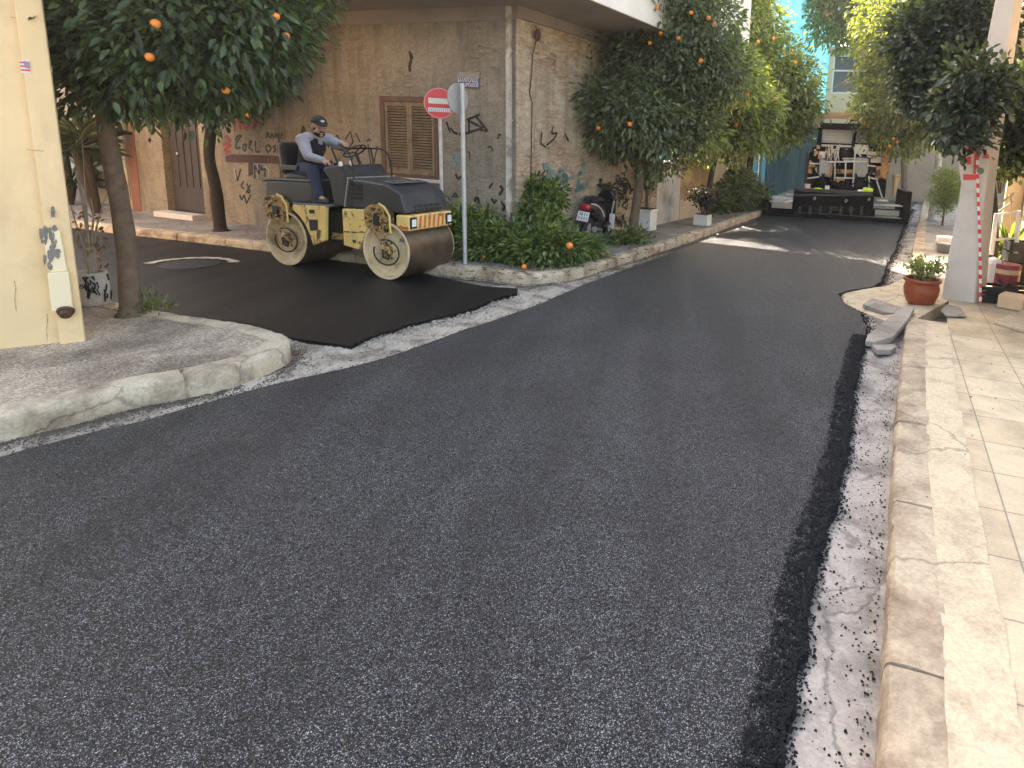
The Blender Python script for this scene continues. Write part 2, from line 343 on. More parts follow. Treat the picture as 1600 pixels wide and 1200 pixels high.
M['sign_red'] = plain('red sign face', (.75, .07, .07), .45, var=.06)
M['sign_cream'] = plain('cream sign bar', (.80, .74, .60), .5, var=.06)
M['sign_back'] = plain('grey sign back', (.36, .36, .33), .55, .2, var=.12)
M['lamp'] = plain('lamp glass', (.85, .85, .82), .15, var=.03)
M['red_stripe'] = plain('red hazard stripe', (.62, .14, .05), .6, var=.3, sc=8)
M['vinyl'] = plain('black seat vinyl', (.018, .018, .02), .45, var=.3)
M['skin'] = plain('skin', (.46, .27, .19), .55, var=.1, sc=20)
M['jeans'] = plain('navy jeans', (.018, .026, .055), .85, var=.35, sc=9)
M['jacket'] = plain('light grey jacket', (.36, .35, .37), .85, var=.2, sc=8)
M['vest'] = plain('black vest', (.012, .012, .015), .8, var=.3)
M['cap'] = plain('black cap', (.012, .012, .012), .8, var=.3)
M['hair'] = plain('dark beard hair', (.022, .014, .01), .8, var=.3)
M['shoe'] = plain('dark shoe', (.02, .018, .016), .6, var=.3)
M['terracotta'] = plain('glazed terracotta', (.26, .055, .022), .35, var=.25, sc=5, dirt=(.5, .36, .25), dsc=3.0, dlo=.62, dhi=.7)
M['soil'] = plain('dry soil', (.06, .04, .025), .95, var=.4, sc=20, bmp=.01)
M['pole_conc'] = plain('pale concrete pole', (.60, .53, .45), .85, var=.12, sc=3, bmp=.004, dirt=(.30, .25, .2), dsc=3, dlo=.58, dhi=.8)
M['red_tape'] = plain('red tape', (.72, .05, .04), .5, var=.1)
M['net'] = None
M['end_wall'] = plain('cream end wall', (.72, .54, .34), .85, var=.1, sc=1.2)
M['glass'] = plain('dull window glass', (.10, .11, .115), .12, var=.1, sc=1)
M['alum'] = plain('white aluminium', (.78, .76, .70), .5, var=.05)
M['tan'] = plain('tan canvas', (.60, .42, .25), .85, var=.12, sc=3)
M['pav_dark'] = plain('worn dark grey steel', (.035, .032, .029), .55, var=.35, sc=7)
M['pav_orange'] = plain('dirty orange machine paint', (.46, .24, .08), .6, var=.3, sc=6, dirt=(.04, .028, .02), dsc=6, dlo=.48, dhi=.58)
M['pav_black'] = plain('oily black steel', (.0025, .0023, .0025), .6, var=.4, sc=6, dirt=(.012, .010, .009), dsc=4, dlo=.52, dhi=.72, spec=.15)
M['pav_grey'] = plain('grey seat panel', (.34, .33, .30), .7, var=.15, sc=4)
M['pav_plate'] = plain('worn tread plate', (.52, .50, .46), .45, .5, var=.25, sc=9)
M['hivis'] = plain('hi vis fabric', (.62, .80, .06), .7, var=.1)
M['bin'] = plain('tan bin plastic', (.52, .29, .12), .6, var=.1, sc=3)
M['beige'] = plain('beige wall', (.55, .43, .29), .85, var=.12, sc=1.5)
M['brown_wall'] = plain('brown grey wall', (.30, .235, .165), .9, var=.2, sc=1.5)
M['scooter'] = plain('black scooter plastic', (.02, .018, .02), .3, var=.2, coat=.4)
M['red_lens'] = plain('red lens', (.42, .02, .03), .2, var=.1)
M['rubber'] = plain('tyre rubber', (.02, .02, .02), .8, var=.2)
M['can_red'] = plain('dark red tin', (.26, .045, .04), .5, var=.2, sc=8)
M['blue_sign'] = plain('faded blue enamel', (.075, .075, .15), .5, var=.2)
M['pinkred'] = plain('red house paint', (.24, .10, .065), .85, var=.15)
M['house_y'] = plain('ochre house paint', (.52, .33, .12), .85, var=.15)
# ------------------------------------------------------------------ ground, roads, pavements
random.seed(5); np.random.seed(5)
struct(MB().add([(-150, -40, -.07), (150, -40, -.07), (150, 260, -.07), (-150, 260, -.07)], [(0, 1, 2, 3)]).build('ground', M['ground']))

def jag(path, step, amp):
    p = resample(path, step); out = []
    ph = random.uniform(0, 9)
    for i, q in enumerate(p):
        a = amp*(.4*sin(i*.43+ph)+.5*sin(i*.137+2*ph)+.4*sin(i*.061)+random.uniform(-.8, .8))
        t = p[min(i+1, len(p)-1)]-p[max(i-1, 0)]; t.normalize()
        out.append(q+Vector((t.y, -t.x, 0))*a)
    return out
def slab(name, poly, z0, z1, mat, parent=None):
    poly = [(p[0], p[1], z0) for p in poly]
    return MB().ext(poly, (0, 0, z1-z0)).build(name, mat, parent)

LE = [Vector((-3.5, -4, 0)), Vector((-4.4, 1.2, 0)), G(-300, 793), G(0, 712), G(240, 652), G(434, 598), G(579, 566), G(641, 545), G(692, 528), G(720, 517), G(778, 499), G(843, 475), G(909, 446), G(955, 429), G(1079, 384), G(1190, 339)]
RE = [Vector((-.3, -4, 0)), G(1120, 1500), G(1212, 1175), G(1227, 1100), G(1252, 1015), G(1257, 940), G(1285, 850), G(1310, 765), G(1325, 685), G(1337, 600), G(1350, 532), G(1351, 507), G(1342, 487), G(1317, 472), G(1308, 459), G(1330, 452), G(1365, 448), G(1380, 437), G(1383, 415), G(1397, 392), G(1405, 370), G(1411, 352), G(1424, 325)]
far = azd(24)
LEj = jag(LE, .06, .012); REj = jag(RE, .05, .016)
road = LEj+[LE[-1]+far*9]+[RE[-1]+far*4]+REj[::-1]
struct(slab('road', road, -.06, 0, M['asphalt']))
NS = [G(130, 466), G(217, 477), G(300, 497), G(375, 514), G(431, 522), G(499, 532), G(548, 539)]
DIA = [G(548, 539), G(572, 528), G(606, 516), G(641, 504), G(696, 492), G(744, 478), G(778, 464), G(809, 457)]
FS = [G(809, 450), G(754, 446), G(696, 434), G(560, 407), G(412, 384), G(353, 373), G(270, 365), G(199, 361), G(151, 357)]
lft = azd(-69.5)
side = [NS[0]+lft*9]+jag(NS, .08, .01)+jag(DIA, .05, .014)+jag(FS, .08, .008)+[FS[-1]+lft*6]
struct(slab('side_road', side, -.06, -.008, M['asphalt_rolled']))
# old concrete left showing between the two new surfaces and in the gutters (a rough displaced sheet)
def rough_sheet(name, quad, nu, nv, z, amp, mat, fn=None):
    a, b, c, d = [Vector(q) for q in quad]; vs, fs = [], []
    for j in range(nv+1):
        for i in range(nu+1):
            u, v = i/nu, j/nv; p = (a*(1-u)+b*u)*(1-v)+(d*(1-u)+c*u)*v
            p.z = z+amp*(random.uniform(-.5, .5)+.8*sin(p.x*7.1+p.y*3)*sin(p.y*5.3-p.x*2)); vs.append(p)
    for j in range(nv):
        for i in range(nu):
            k = j*(nu+1)+i; fs.append((k, k+1, k+nu+2, k+nu+1))
    return MB().add(vs, fs).build(name, mat, None, smooth='all')
struct(rough_sheet('gutter', [Vector((-7, -3, 0)), G(760, 560), G(1000, 405), G(440, 500)], 330, 90, -.044, .022, M['old_concrete']))
struct(rough_sheet('gutter', [Vector((-1.2, -4, 0)), Vector((.9, -4, 0)), G(1425, 470, -.045), G(1290, 440, -.045)], 40, 160, -.042, .006, M['gutter']))
struct(rough_sheet('gutter', [G(1360, 460, -.045), G(1440, 460, -.045), G(1436, 318, -.045), G(1400, 318, -.045)], 20, 90, -.040, .006, M['gutter']))

def sweep(path, prof, step=.09, wear=.006, joints=0.0):
    """prof: (offset to the right of travel, z); a groove is let in at every joint between the kerb stones"""
    p = resample(path, step); n = len(prof); mb = MB(); vs = []; acc = 0; nxt = .6; rows = []
    for i, q in enumerate(p):
        t = p[min(i+1, len(p)-1)]-p[max(i-1, 0)]; t.z = 0; t.normalize()
        if i: acc += (q-p[i-1]).length
        if joints and acc >= nxt:
            nxt = acc+joints*random.uniform(.8, 1.25); ch = random.uniform(.004, .016)
            rows += [(q-t*(.004+ch), t, 0), (q-t*.004, t, 1), (q+t*.004, t, 1), (q+t*(.004+ch*random.uniform(.5, 1.5)), t, 0)]
        else: rows.append((q, t, 0))
    low = random.uniform(-1, 1)
    for q, t, gr in rows:
        r = Vector((t.y, -t.x, 0)); low = .93*low+.07*random.uniform(-3, 3)
        for k, (o, z) in enumerate(prof):
            w1 = 0 if k in (0, n-1) else 1
            vs.append((q+r*(o-(.014 if gr and o > -.08 else 0)+random.uniform(-wear, wear)+w1*low*wear*.8)).xy.to_3d()+Vector((0, 0, z-(.022 if gr and w1 else 0)+random.uniform(-wear, wear)*.6+w1*low*wear*.5)))
    fs = [(i*n+k, i*n+k+1, (i+1)*n+k+1, (i+1)*n+k) for i in range(len(rows)-1) for k in range(n-1)]
    fs += [tuple(range(n)), tuple(range((len(rows)-1)*n, len(rows)*n))]
    return mb.add(vs, fs), p
def offs(path, o):
    out = []
    for i, q in enumerate(path):
        t = path[min(i+1, len(path)-1)]-path[max(i-1, 0)]; t.z = 0; t.normalize(); out.append(Vector((q.x+t.y*o, q.y-t.x*o, q.z)))
    return out
def kerb(name, pts, ztop, width, mat, it=2, zb=-.06, wear=.006, joints=1.1):
    """pts: outer top edge, pavement on the LEFT of travel"""
    path = resample(chaikin(pts, it), .09)
    prof = [(.014, zb), (.012, (zb+ztop)/2), (.008, ztop-.03), (.0, ztop-.012), (-.014, ztop-.001), (-width*.35, ztop+.003), (-width*.7, ztop+.003), (-width, ztop+.002), (-width, zb)]
    mb, p = sweep(path, prof, .06, wear, joints)
    o = struct(mb.build(name, mat, None, smooth=True))
    return path, p
# near left pavement
Z1 = .13
KL = [Vector((-6.2, -3, Z1)), Vector((-5.0, .8, Z1)), G(-420, 752, Z1), G(0, 647, Z1), G(94, 629, Z1), G(187, 604, Z1), G(292, 587, Z1), G(375, 569, Z1), G(425, 549, Z1), G(456, 533, Z1), G(440, 519, Z1), G(375, 504, Z1), G(262, 488, Z1), G(176, 470, Z1)]
KL.append(KL[-1]+lft*6)
path, _ = kerb('kerb', KL, Z1, .17, M['kerb'], wear=.008)
inner = offs(path, -.15)
struct(slab('pavement', inner+[Vector((-14, 8, 0)), Vector((-14, -3, 0))], -.06, Z1-.006, M['pebble']))
# pavement round the brown building
Z2 = .10
KF = [G(151, 351, Z2)+lft*8, G(151, 351, Z2), G(194, 356, Z2), G(300, 367, Z2), G(415, 381, Z2), G(560, 399, Z2), G(695, 416, Z2), G(755, 420, Z2), G(812, 429, Z2), G(860, 428, Z2), G(905, 421, Z2), G(941, 409, Z2), G(998, 392, Z2), G(1079, 368, Z2), G(1183, 331, Z2)]
KF.append(KF[-1]+azd(23)*14)
pathF, _ = kerb('kerb', KF, Z2, .16, M['kerb'], wear=.010)
innerF = offs(pathF, -.14)
struct(slab('pavement', innerF+[Vector((4, 36, 0)), Vector((-30, 36, 0)), Vector((-30, 22, 0))], -.06, Z2-.006, M['pave_far']))
# right pavement: kerb, mortar strip, tiles
Z3 = .075
KR = [G(1440, 330, Z3)+azd(22)*6, G(1440, 330, Z3), G(1431, 365, Z3), G(1424, 400, Z3), G(1428, 432, Z3)]
KRn = [G(1418, 497, Z3), G(1406, 600, Z3), G(1398, 715, Z3), G(1395, 840, Z3), G(1392, 925, Z3), G(1384, 1050, Z3), G(1379, 1195, Z3), G(1365, 1500, Z3), Vector((.2, -4, Z3))]
pR, _ = kerb('kerb', KRn, Z3, .20, M['kerb_r'], wear=.006, zb=-.07, joints=1.0)
pR2, _ = kerb('kerb', KR, Z3, .2, M['kerb_r'], wear=.008, zb=-.07)
kin = offs(pR, -.20); kout = offs(pR, -.40)
kin = kin[0:1]+kin[1:]
mort = jag(offs(pR, -.185), .06, .004)+offs(jag(kout, .05, .008), -.012)[::-1]
struct(slab('mortar_strip', mort, -.06, Z3+.003, M['mortar']))
t0 = kout[0]; rz_t = -radians(19)
ot = slab('pavement', [p-Vector((t0.x, t0.y, 0)) for p in kout+[Vector((9, -4, 0)), Vector((16, 12, 0)), Vector((6.0, 10.2, 0)), t0+azd(24)*1.2]], -.06, Z3-.003, M['tiles'])
ot.location = (t0.x, t0.y, 0); me = ot.data; me.transform(Matrix.Rotation(-rz_t, 4, 'Z')); ot.rotation_euler = (0, 0, rz_t); struct(ot)
# sloping concrete drive across the pavement, then the pavement beyond it
drv = [G(1316, 458, -.03), G(1312, 470, -.03), G(1345, 486, -.02), G(1380, 500, .0), Vector((t0.x-.35, t0.y+.05, .07)), t0+azd(24)*1.2, Vector((6.0, 10.2, .07)), Vector((7.6, 12, .07)), G(1436, 420, .06), G(1424, 430, .0), G(1385, 447, -.02), G(1340, 452, -.03)]
drv = [Vector(p) for p in drv]
c = sum(drv, Vector())/len(drv); c.z = .068
vs = drv+[c]+[Vector((p.x, p.y, -.07)) for p in drv]; k = len(drv)
struct(MB().add(vs, [(i, (i+1) % k, k) for i in range(k)]+[(i, k+1+i, k+1+(i+1) % k, (i+1) % k) for i in range(k)]).build('driveway', M['mortar']))
struct(slab('pavement', [p for p in offs(pR2, -.18)]+[Vector((7.5, 11.9, 0)), Vector((16, 12, 0)), Vector((22, 30, 0))], -.06, Z3-.004, M['pave_far']))

# loose crumbs along the raw edges (nobody could count them)
def crumbs(name, path, dens, spread, zf, mat, smin, smax, bias=0.0, inside=.0):
    p = resample(path, .02); vs, fs = [], []
    L = len(p)*.02; N = int(L*dens)
    for _ in range(N):
        i = random.randrange(1, len(p)-1); t = (p[i+1]-p[i-1]).normalized(); r = Vector((t.y, -t.x, 0))
        o = random.expovariate(1/spread) if random.random() > inside else -.13*random.random()**2.0
        q = p[i]+r*o+t*random.uniform(-.03, .03); s = random.uniform(smin, smax)*(1.4 if random.random() < .06 else 1)
        q.z = zf(o)+s*.3
        k = len(vs)
        dirs = [(1, 0, 0), (-.5, .87, 0), (-.5, -.87, 0), (0, 0, 1), (.6, .5, .6), (-.7, .1, .5)]
        ang = random.uniform(0, 6.28); ca, sa = cos(ang), sin(ang)
        for x, y, z in dirs:
            x, y, z = [a*random.uniform(.6, 1.15)*s for a in (x, y, z)]
            vs.append((q.x+x*ca-y*sa, q.y+x*sa+y*ca, q.z+z*.8))
        fs += [(k, k+4, k+1), (k+4, k+3, k+1), (k+1, k+3, k+5), (k+1, k+5, k+2), (k+5, k+3, k+2), (k+2, k+3, k), (k, k+3, k+4)]
    return tag(MB().add(vs, fs).build(name, mat), 'loose black asphalt crumbs along the raw edge of the new road', 'asphalt crumbs', None, 'stuff')
near = [q for q in REj if .9 < q.y < 6.3]
crumbs('asphalt_crumbs', near, 2600, .020, lambda o: max(-.046, -.002-.9*max(o, 0)) if o > 0 else .001+random.uniform(0, .006), M['crumb'], .004, .010, inside=.78)
c2 = crumbs('asphalt_crumbs', near, 80, .10, lambda o: -.043, M['crumb'], .0025, .008); c2['label'] = 'black asphalt crumbs scattered loose over the right gutter'
c2 = crumbs('asphalt_crumbs', [q for q in offs(pR, .035) if .9 < q.y < 6.6], 110, .045, lambda o: -.043, M['crumb'], .002, .009); c2['label'] = 'black asphalt crumbs and grit lying along the foot of the right kerb'
far_e = [q for q in REj if q.y >= 6.2]
c3 = crumbs('asphalt_crumbs', far_e, 700, .05, lambda o: -.035, M['crumb'], .006, .014, inside=.3); c3['label'] = 'black asphalt crumbs by the driveway and far right road edge'
c4 = crumbs('asphalt_crumbs', [q for q in LEj[::-1]][: int(len(LEj)*.8)], 160, .03, lambda o: -.025, M['crumb'], .004, .010); c4['label'] = 'dark crumbs along the left edge of the main road'
c5 = crumbs('asphalt_crumbs', jag(DIA, .05, .01), 260, .04, lambda o: -.025, M['crumb'], .004, .011); c5['label'] = 'dark crumbs where the side road meets the old concrete strip'
# band of coarse unrolled mix along the right edge
band = [q for q in near]; ins = offs(band, -.03)
vs = []; n = len(band)
for i in range(n):
    for f_, z in ((0, .003), (.35, .007), (.7, .004), (1.05, -.012), (1.5, -.05)):
        q = ins[i].lerp(band[i], f_); vs.append((q.x+random.uniform(-.008, .008), q.y+random.uniform(-.008, .008), z+random.uniform(-.003, .005)))
struct(MB().add(vs, [(i*5+k, i*5+k+1, i*5+k+6, i*5+k+5) for i in range(n-1) for k in range(4)]).build('road_edge', M['crumb']))

c9 = crumbs('asphalt_crumbs', offs(kin, -.75)[::1], 14, .35, lambda o: Z3+.002, M['crumb'], .003, .009); c9['label'] = 'few black crumbs trodden onto the right pavement'
c6 = crumbs('rubble', [q-(DIA[-1]-DIA[0]).normalized().cross(Vector((0, 0, 1)))*-.02 for q in jag(DIA, .05, .03)], 420, .13, lambda o: -.040, M['rubble'], .004, .02); c6['label'] = 'pale stone chips on the old concrete between the two new road surfaces'; c6['category'] = 'stone chips'
c7 = crumbs('dirt', offs(path, .02), 1300, .07, lambda o: -.034, M['dirt'], .003, .010); c7['label'] = 'brown dirt gathered along the foot of the near left kerb'; c7['category'] = 'dirt'
c8 = crumbs('dirt', offs(pathF, .03), 240, .06, lambda o: -.03, M['dirt'], .004, .012); c8['label'] = 'brown dirt along the foot of the kerb round the brown house'; c8['category'] = 'dirt'
# manhole with gritty rim in the side road
mc = G(298, 412)
mh = empty('manhole_cover', (mc.x, mc.y, -.006)); tag(mh, 'dark manhole cover with a pale gritty rim in the side road', 'manhole')
MB().lathe([(0, .004), (.33, .004), (.335, .0)], None, 40).build('lid', M['rol_dark'], mh)
vs, fs = [], []
for i in range(41):
    a = radians(18+i*4.1); wd = .035+.035*random.random()
    for r in (.44-wd, .44+wd): vs.append((r*1.12*cos(a+.2), r*sin(a+.2), .005))
MB().add(vs, [(2*i, 2*i+1, 2*i+3, 2*i+2) for i in range(40)]).build('rim', M['mortar'], mh)

# broken kerb slabs at the corner of the drive
random.seed(8)
def broken(px, py, pts, z, th, tilt, lab):
    c = G(px, py, z); poly = [Vector((G(x, y, z).x-c.x, G(x, y, z).y-c.y, 0)) for x, y in pts]
    mb = MB().ext(poly, (0, 0, -th)); o = mb.build('broken_slab', M['pave_far'], bevel=.006)
    o.location = (c.x, c.y, z+.02); o.rotation_euler = tilt; return tag(o, lab, 'slab')
broken(1385, 522, [(1352, 531), (1356, 523), (1385, 505), (1408, 492), (1428, 492), (1420, 505), (1404, 520), (1395, 528), (1366, 533)], .05, .06, (.05, -.06, 0), 'largest broken grey kerb slab lying by the drive corner')
broken(1380, 545, [(1362, 541), (1374, 534), (1398, 531), (1400, 543), (1392, 551), (1370, 553)], -.0, .05, (-.1, .05, 0), 'small broken slab lying in the right gutter')
broken(1375, 488, [(1348, 478), (1362, 470), (1408, 483), (1404, 491), (1380, 490)], .02, .05, (.03, .0, 0), 'broken edge slab lying between drive and terracotta pot')
broken(1490, 488, [(1470, 487), (1478, 478), (1500, 481), (1509, 496), (1478, 495)], .085, .02, (0, 0, 0), 'loose grey paving tile lying in front of the utility pole')
# ------------------------------------------------------------------ brown corner building
CN = G(806, 405, .05); dL = azd(-69.5); dR = azd(24.5); nL = Vector((dL.y, -dL.x, 0))
if nL.dot(-CN.xy.to_3d()) < 0: nL = -nL
nR = Vector((dR.y, -dR.x, 0))
def wl(px, py): p = ONW(px, py, CN, dL); return ((p.x-CN.x)*dL.x+(p.y-CN.y)*dL.y, p.z)
def wr(px, py): p = ONW(px, py, CN, dR); return ((p.x-CN.x)*dR.x+(p.y-CN.y)*dR.y, p.z)
def PL(u, z, o=0.0): q = CN+dL*u+nL*o; return Vector((q.x, q.y, z))
def PR(u, z, o=0.0): q = CN+dR*u+nR*o; return Vector((q.x, q.y, z))
HW = 3.62
bb = empty('corner_house', (CN.x, CN.y, 0)); tag(bb, 'old brown corner house with peeling render, graffiti and jutting upper floor', 'house')
def inv(o, root):                                        # parent keeping the world coordinates the mesh was written in
    o.parent = root; o.matrix_parent_inverse = Matrix.Translation(root.location).inverted() if not root.rotation_euler.z else root.matrix_basis.inverted(); return o
def holed(P, u0, u1, z0, z1, holes, th, mb, o0=0.0):
    us = sorted({u0, u1, *[h[0] for h in holes], *[h[1] for h in holes]}); zs = sorted({z0, z1, *[h[2] for h in holes], *[h[3] for h in holes]})
    for a, b in zip(us[:-1], us[1:]):
        for c, d in zip(zs[:-1], zs[1:]):
            um, zm = (a+b)/2, (c+d)/2
            if any(h[0] < um < h[1] and h[2] < zm < h[3] for h in holes): continue
            mb.add([P(a, c, o0), P(b, c, o0), P(b, d, o0), P(a, d, o0)], [(0, 1, 2, 3)])
    for h in holes:
        q = [(h[0], h[2]), (h[1], h[2]), (h[1], h[3]), (h[0], h[3])]
        for (a, c), (b, d) in zip(q, q[1:]+q[:1]):
            mb.add([P(a, c, o0), P(b, d, o0), P(b, d, o0-th), P(a, c, o0-th)], [(0, 1, 2, 3)])
        mb.add([P(x, z, o0-th) for x, z in q], [(0, 1, 2, 3)])
wu0, wz1 = wl(598, 152); wu1, wz0 = wl(684, 279); wu0, wu1 = max(wu0, wu1), min(wu0, wu1)
du0, dz = wl(267, 324); du1, _ = wl(325, 330); du0, du1 = max(du0, du1), min(du0, du1)
uend = wl(226, 320)[0]; usec = wl(445, 330)[0]
win = (wu1, wu0, wz0, wz1); dor = (du1, du0, .14, 2.25)
mb = MB(); holed(PL, 0, usec, -.06, HW, [win], .16, mb)
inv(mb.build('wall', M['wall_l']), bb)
mb = MB(); holed(PL, usec, uend, -.06, HW, [dor], .2, mb, .05); mb.add([PL(usec, -.06, 0), PL(usec, -.06, .05), PL(usec, HW, .05), PL(usec, HW, 0)], [(0, 1, 2, 3)])
mb.add([PL(uend, -.06, .05), PL(uend, -.06, -4), PL(uend, HW, -4), PL(uend, HW, .05)], [(0, 1, 2, 3)])
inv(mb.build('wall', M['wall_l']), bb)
RL = 4.75
mb = MB(); nu, nz = 60, 44; vs = []                          # the right wall is lumpy: bare rubble under scabs of render
for j in range(nz+1):
    for i in range(nu+1):
        u, z = RL*i/nu, -.06+(HW+.06)*j/nz
        vs.append(PR(u, z, (.0 if i in (0,) else .012*(sin(u*9+z*3)*sin(z*14+u)+random.uniform(-.7, .7)))))
mb.add(vs, [(j*(nu+1)+i, j*(nu+1)+i+1, (j+1)*(nu+1)+i+1, (j+1)*(nu+1)+i) for j in range(nz) for i in range(nu)])
mb.add([PR(RL, -.06, 0), PR(RL, -.06, -4), PR(RL, HW, -4), PR(RL, HW, 0)], [(0, 1, 2, 3)])
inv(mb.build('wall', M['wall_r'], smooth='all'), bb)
# corner pier in the right wall's render
mb = MB(); u1 = wr(826, 300)[0]
mb.ext([PR(-.02, -.06, .0), PR(u1, -.06, .0), PR(u1, -.06, .035), PR(-.02, -.06, .035)], (0, 0, HW-.12)); inv(mb.build('pier', M['wall_r'], bevel=.01), bb)
# mouldings under the soffit
mb = MB(); mb.ext([PL(0, HW-.19, .03), PL(usec, HW-.19, .03), PL(usec, HW-.19, .002), PL(0, HW-.19, .002)], (0, 0, .19))
mb.ext([PR(-.03, HW-.16, .05), PR(RL, HW-.16, .05), PR(RL, HW-.16, .002), PR(-.03, HW-.16, .002)], (0, 0, .16))
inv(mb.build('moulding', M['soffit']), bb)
# upper floor jutting over both pavements
S0, S1 = G(440, 3.5, HW), G(527, 0, HW); oL = ((S1-CN).dot(nL)+(S0-CN).dot(nL))/2
R0, R1 = G(919, 0, HW), G(979, 24, HW); oR = ((R0-CN).dot(nR)+(R1-CN).dot(nR))/2
oL = min(max(oL, .5), 1.6); oR = min(max(oR, .5), 1.6)
def XY(u_l, o_l, z): return PL(u_l, z, o_l)
cx = CN+nL*oL; cy = CN+nR*oR                                  # outer corner = intersection of the two offset lines
A_ = np.array([[dL.x, -dR.x], [dL.y, -dR.y]]); s_ = np.linalg.solve(A_, np.array([cy.x-cx.x, cy.y-cx.y])); oc = cx+dL*float(s_[0])
RU = RL+1.9  # upper floor extended past the wall below to shade the road
foot = [oc, CN+dR*RU+nR*oR, CN+dR*RU-nR*4.5, CN+dL*uend-nL*4, CN+dL*uend+nL*oL]
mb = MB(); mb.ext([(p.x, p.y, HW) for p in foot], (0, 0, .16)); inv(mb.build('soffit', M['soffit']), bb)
ins_ = lambda p, q: p+(q-p).normalized()*.0
mb = MB(); mb.ext([(p.x, p.y, HW+.165) for p in foot], (0, 0, 5.6)); inv(mb.build('upper_floor', M['fascia']), bb)
mb = MB()
for a, b, nn in ((oc, CN+dL*uend+nL*oL, nL), (oc, CN+dR*RU+nR*oR, nR)):
    mb.ext([a+nn*.002, b+nn*.002, b+nn*.03, a+nn*.03], (0, 0, .17))
mb.v = [(x, y, z+HW+.003 if z < 1 else z) if False else (x, y, z+HW-CN.z+.004) for x, y, z in mb.v]
inv(mb.build('fascia', M['fascia']), bb)
print('overhang', oL, oR, 'usec', usec, 'uend', uend, 'win', win, 'door', dor)
# window: frame, two louvred leaves, sill
u0, u1, z0, z1 = win
fr = MB()
for a, b, c, d in ((u0-.05, u0+.035, z0-.02, z1+.02), (u1-.035, u1+.05, z0-.02, z1+.02), (u0+.035, u1-.035, z1-.06, z1+.02), (u0+.035, u1-.035, z0-.02, z0+.03)):
    fr.ext([PL(a, c, -.06), PL(b, c, -.06), PL(b, c, .025), PL(a, c, .025)], (0, 0, d-c))
wf = inv(fr.build('window', M['wood_frame'], bevel=.004), bb); wf['label'] = 'closed brown louvred shutter window'
um = (u0+u1)/2
for a, b in ((u0+.04, um-.004), (um+.004, u1-.04)):
    lf = MB(); st = .045; c, d = z0+.035, z1-.065
    for x, y, e, f_ in ((a, a+st, c, d), (b-st, b, c, d), (a+st, b-st, c, c+.07), (a+st, b-st, d-.06, d)):
        lf.ext([PL(x, e, -.03), PL(y, e, -.03), PL(y, e, .012), PL(x, e, .012)], (0, 0, f_-e))
    nsl = 23; h = (d-.06-c-.07)/nsl
    for i in range(nsl):
        zz = c+.07+h*i
        lf.ext([PL(a+st-.003, zz+h*.62, -.026), PL(a+st-.003, zz+.002, .004), PL(a+st-.003, zz+h*.12, .008), PL(a+st-.003, zz+h*.74, -.02)], dL*(b-a-2*st+.006))
    lo = lf.build('shutter_leaf', M['wood_shut']); lo.parent = wf
bk_ = MB().ext([PL(u0+.03, z0+.03, -.075), PL(u1-.03, z0+.03, -.075), PL(u1-.03, z0+.03, -.062), PL(u0+.03, z0+.03, -.062)], (0, 0, z1-z0-.06)).build('gap_shade_board', M['rol_dark']); bk_.parent = wf  # black board added so the gaps between slats read as shade
sl_ = MB().ext([PL(u0-.09, z0-.07, -.05), PL(u1+.09, z0-.07, -.05), PL(u1+.09, z0-.07, .07), PL(u0-.09, z0-.07, .07)], (0, 0, .05)).build('sill', M['step'], bevel=.006)
sl_.parent = wf
# door and marble step
u0, u1, z0, z1 = dor
db = MB(); db.ext([PL(u0+.02, z0, -.12), PL(u1-.02, z0, -.12), PL(u1-.02, z0, -.07), PL(u0+.02, z0, -.07)], (0, 0, z1-z0-.02))
for i in range(5):
    a = u0+.05+i*(u1-u0-.1)/5; b = a+(u1-u0-.1)/5-.03
    db.ext([PL(a, z0+.5, -.069), PL(b, z0+.5, -.069), PL(b, z0+.5, -.055), PL(a, z0+.5, -.055)], (0, 0, z1-z0-.6))
db.ext([PL(u0+.05, z0+.06, -.069), PL(u1-.05, z0+.06, -.069), PL(u1-.05, z0+.06, -.05), PL(u0+.05, z0+.06, -.05)], (0, 0, .36))
dd = inv(db.build('door', M['door'], bevel=.004), bb); dd['label'] = 'dark brown boarded house door'
kn = MB().ball(PL(u1-.62 if False else u0+(u1-u0)*.72, 1.25, -.03), .028).build('handle', M['chrome'], smooth='all'); kn.parent = dd
inv(MB().ext([PL(u0-.02, -.06, .052), PL(u1+.02, -.06, .052), PL(u1+.02, -.06, .30), PL(u0-.02, -.06, .30)], (0, 0, .25)).build('step', M['step'], bevel=.008), bb)
# square downpipe on the corner
pu = wl(798, 250)[0]
dp = MB().ext([PL(pu-.032, .28, .012), PL(pu+.032, .28, .012), PL(pu+.032, .28, .075), PL(pu-.032, .28, .075)], (0, 0, HW-.3))
for z in (.9, 2.05, 3.0): dp.ext([PL(pu-.045, z, .011), PL(pu+.045, z, .011), PL(pu+.045, z, .082), PL(pu-.045, z, .082)], (0, 0, .025))
inv(dp.build('drainpipe', plain('weathered pale downpipe', (.50, .44, .36), .75, var=.25, sc=5, dirt=(.26, .22, .17), dsc=4, dlo=.5, dhi=.6)), bb)
cb = MB(); q = [wr(833, 40), wr(834, 62), wr(828, 85), wr(826, 120), wr(823, 145), wr(827, 160), wr(826, 240), wr(824, 330)]
cb.tube([PR(u, z, .05) for u, z in q], .009, 6); cb.ball(PR(*wr(833, 55), .08), (.05, .05, .09), 8, 6)
inv(cb.build('wall_cable', M['rust'], smooth=True), bb)
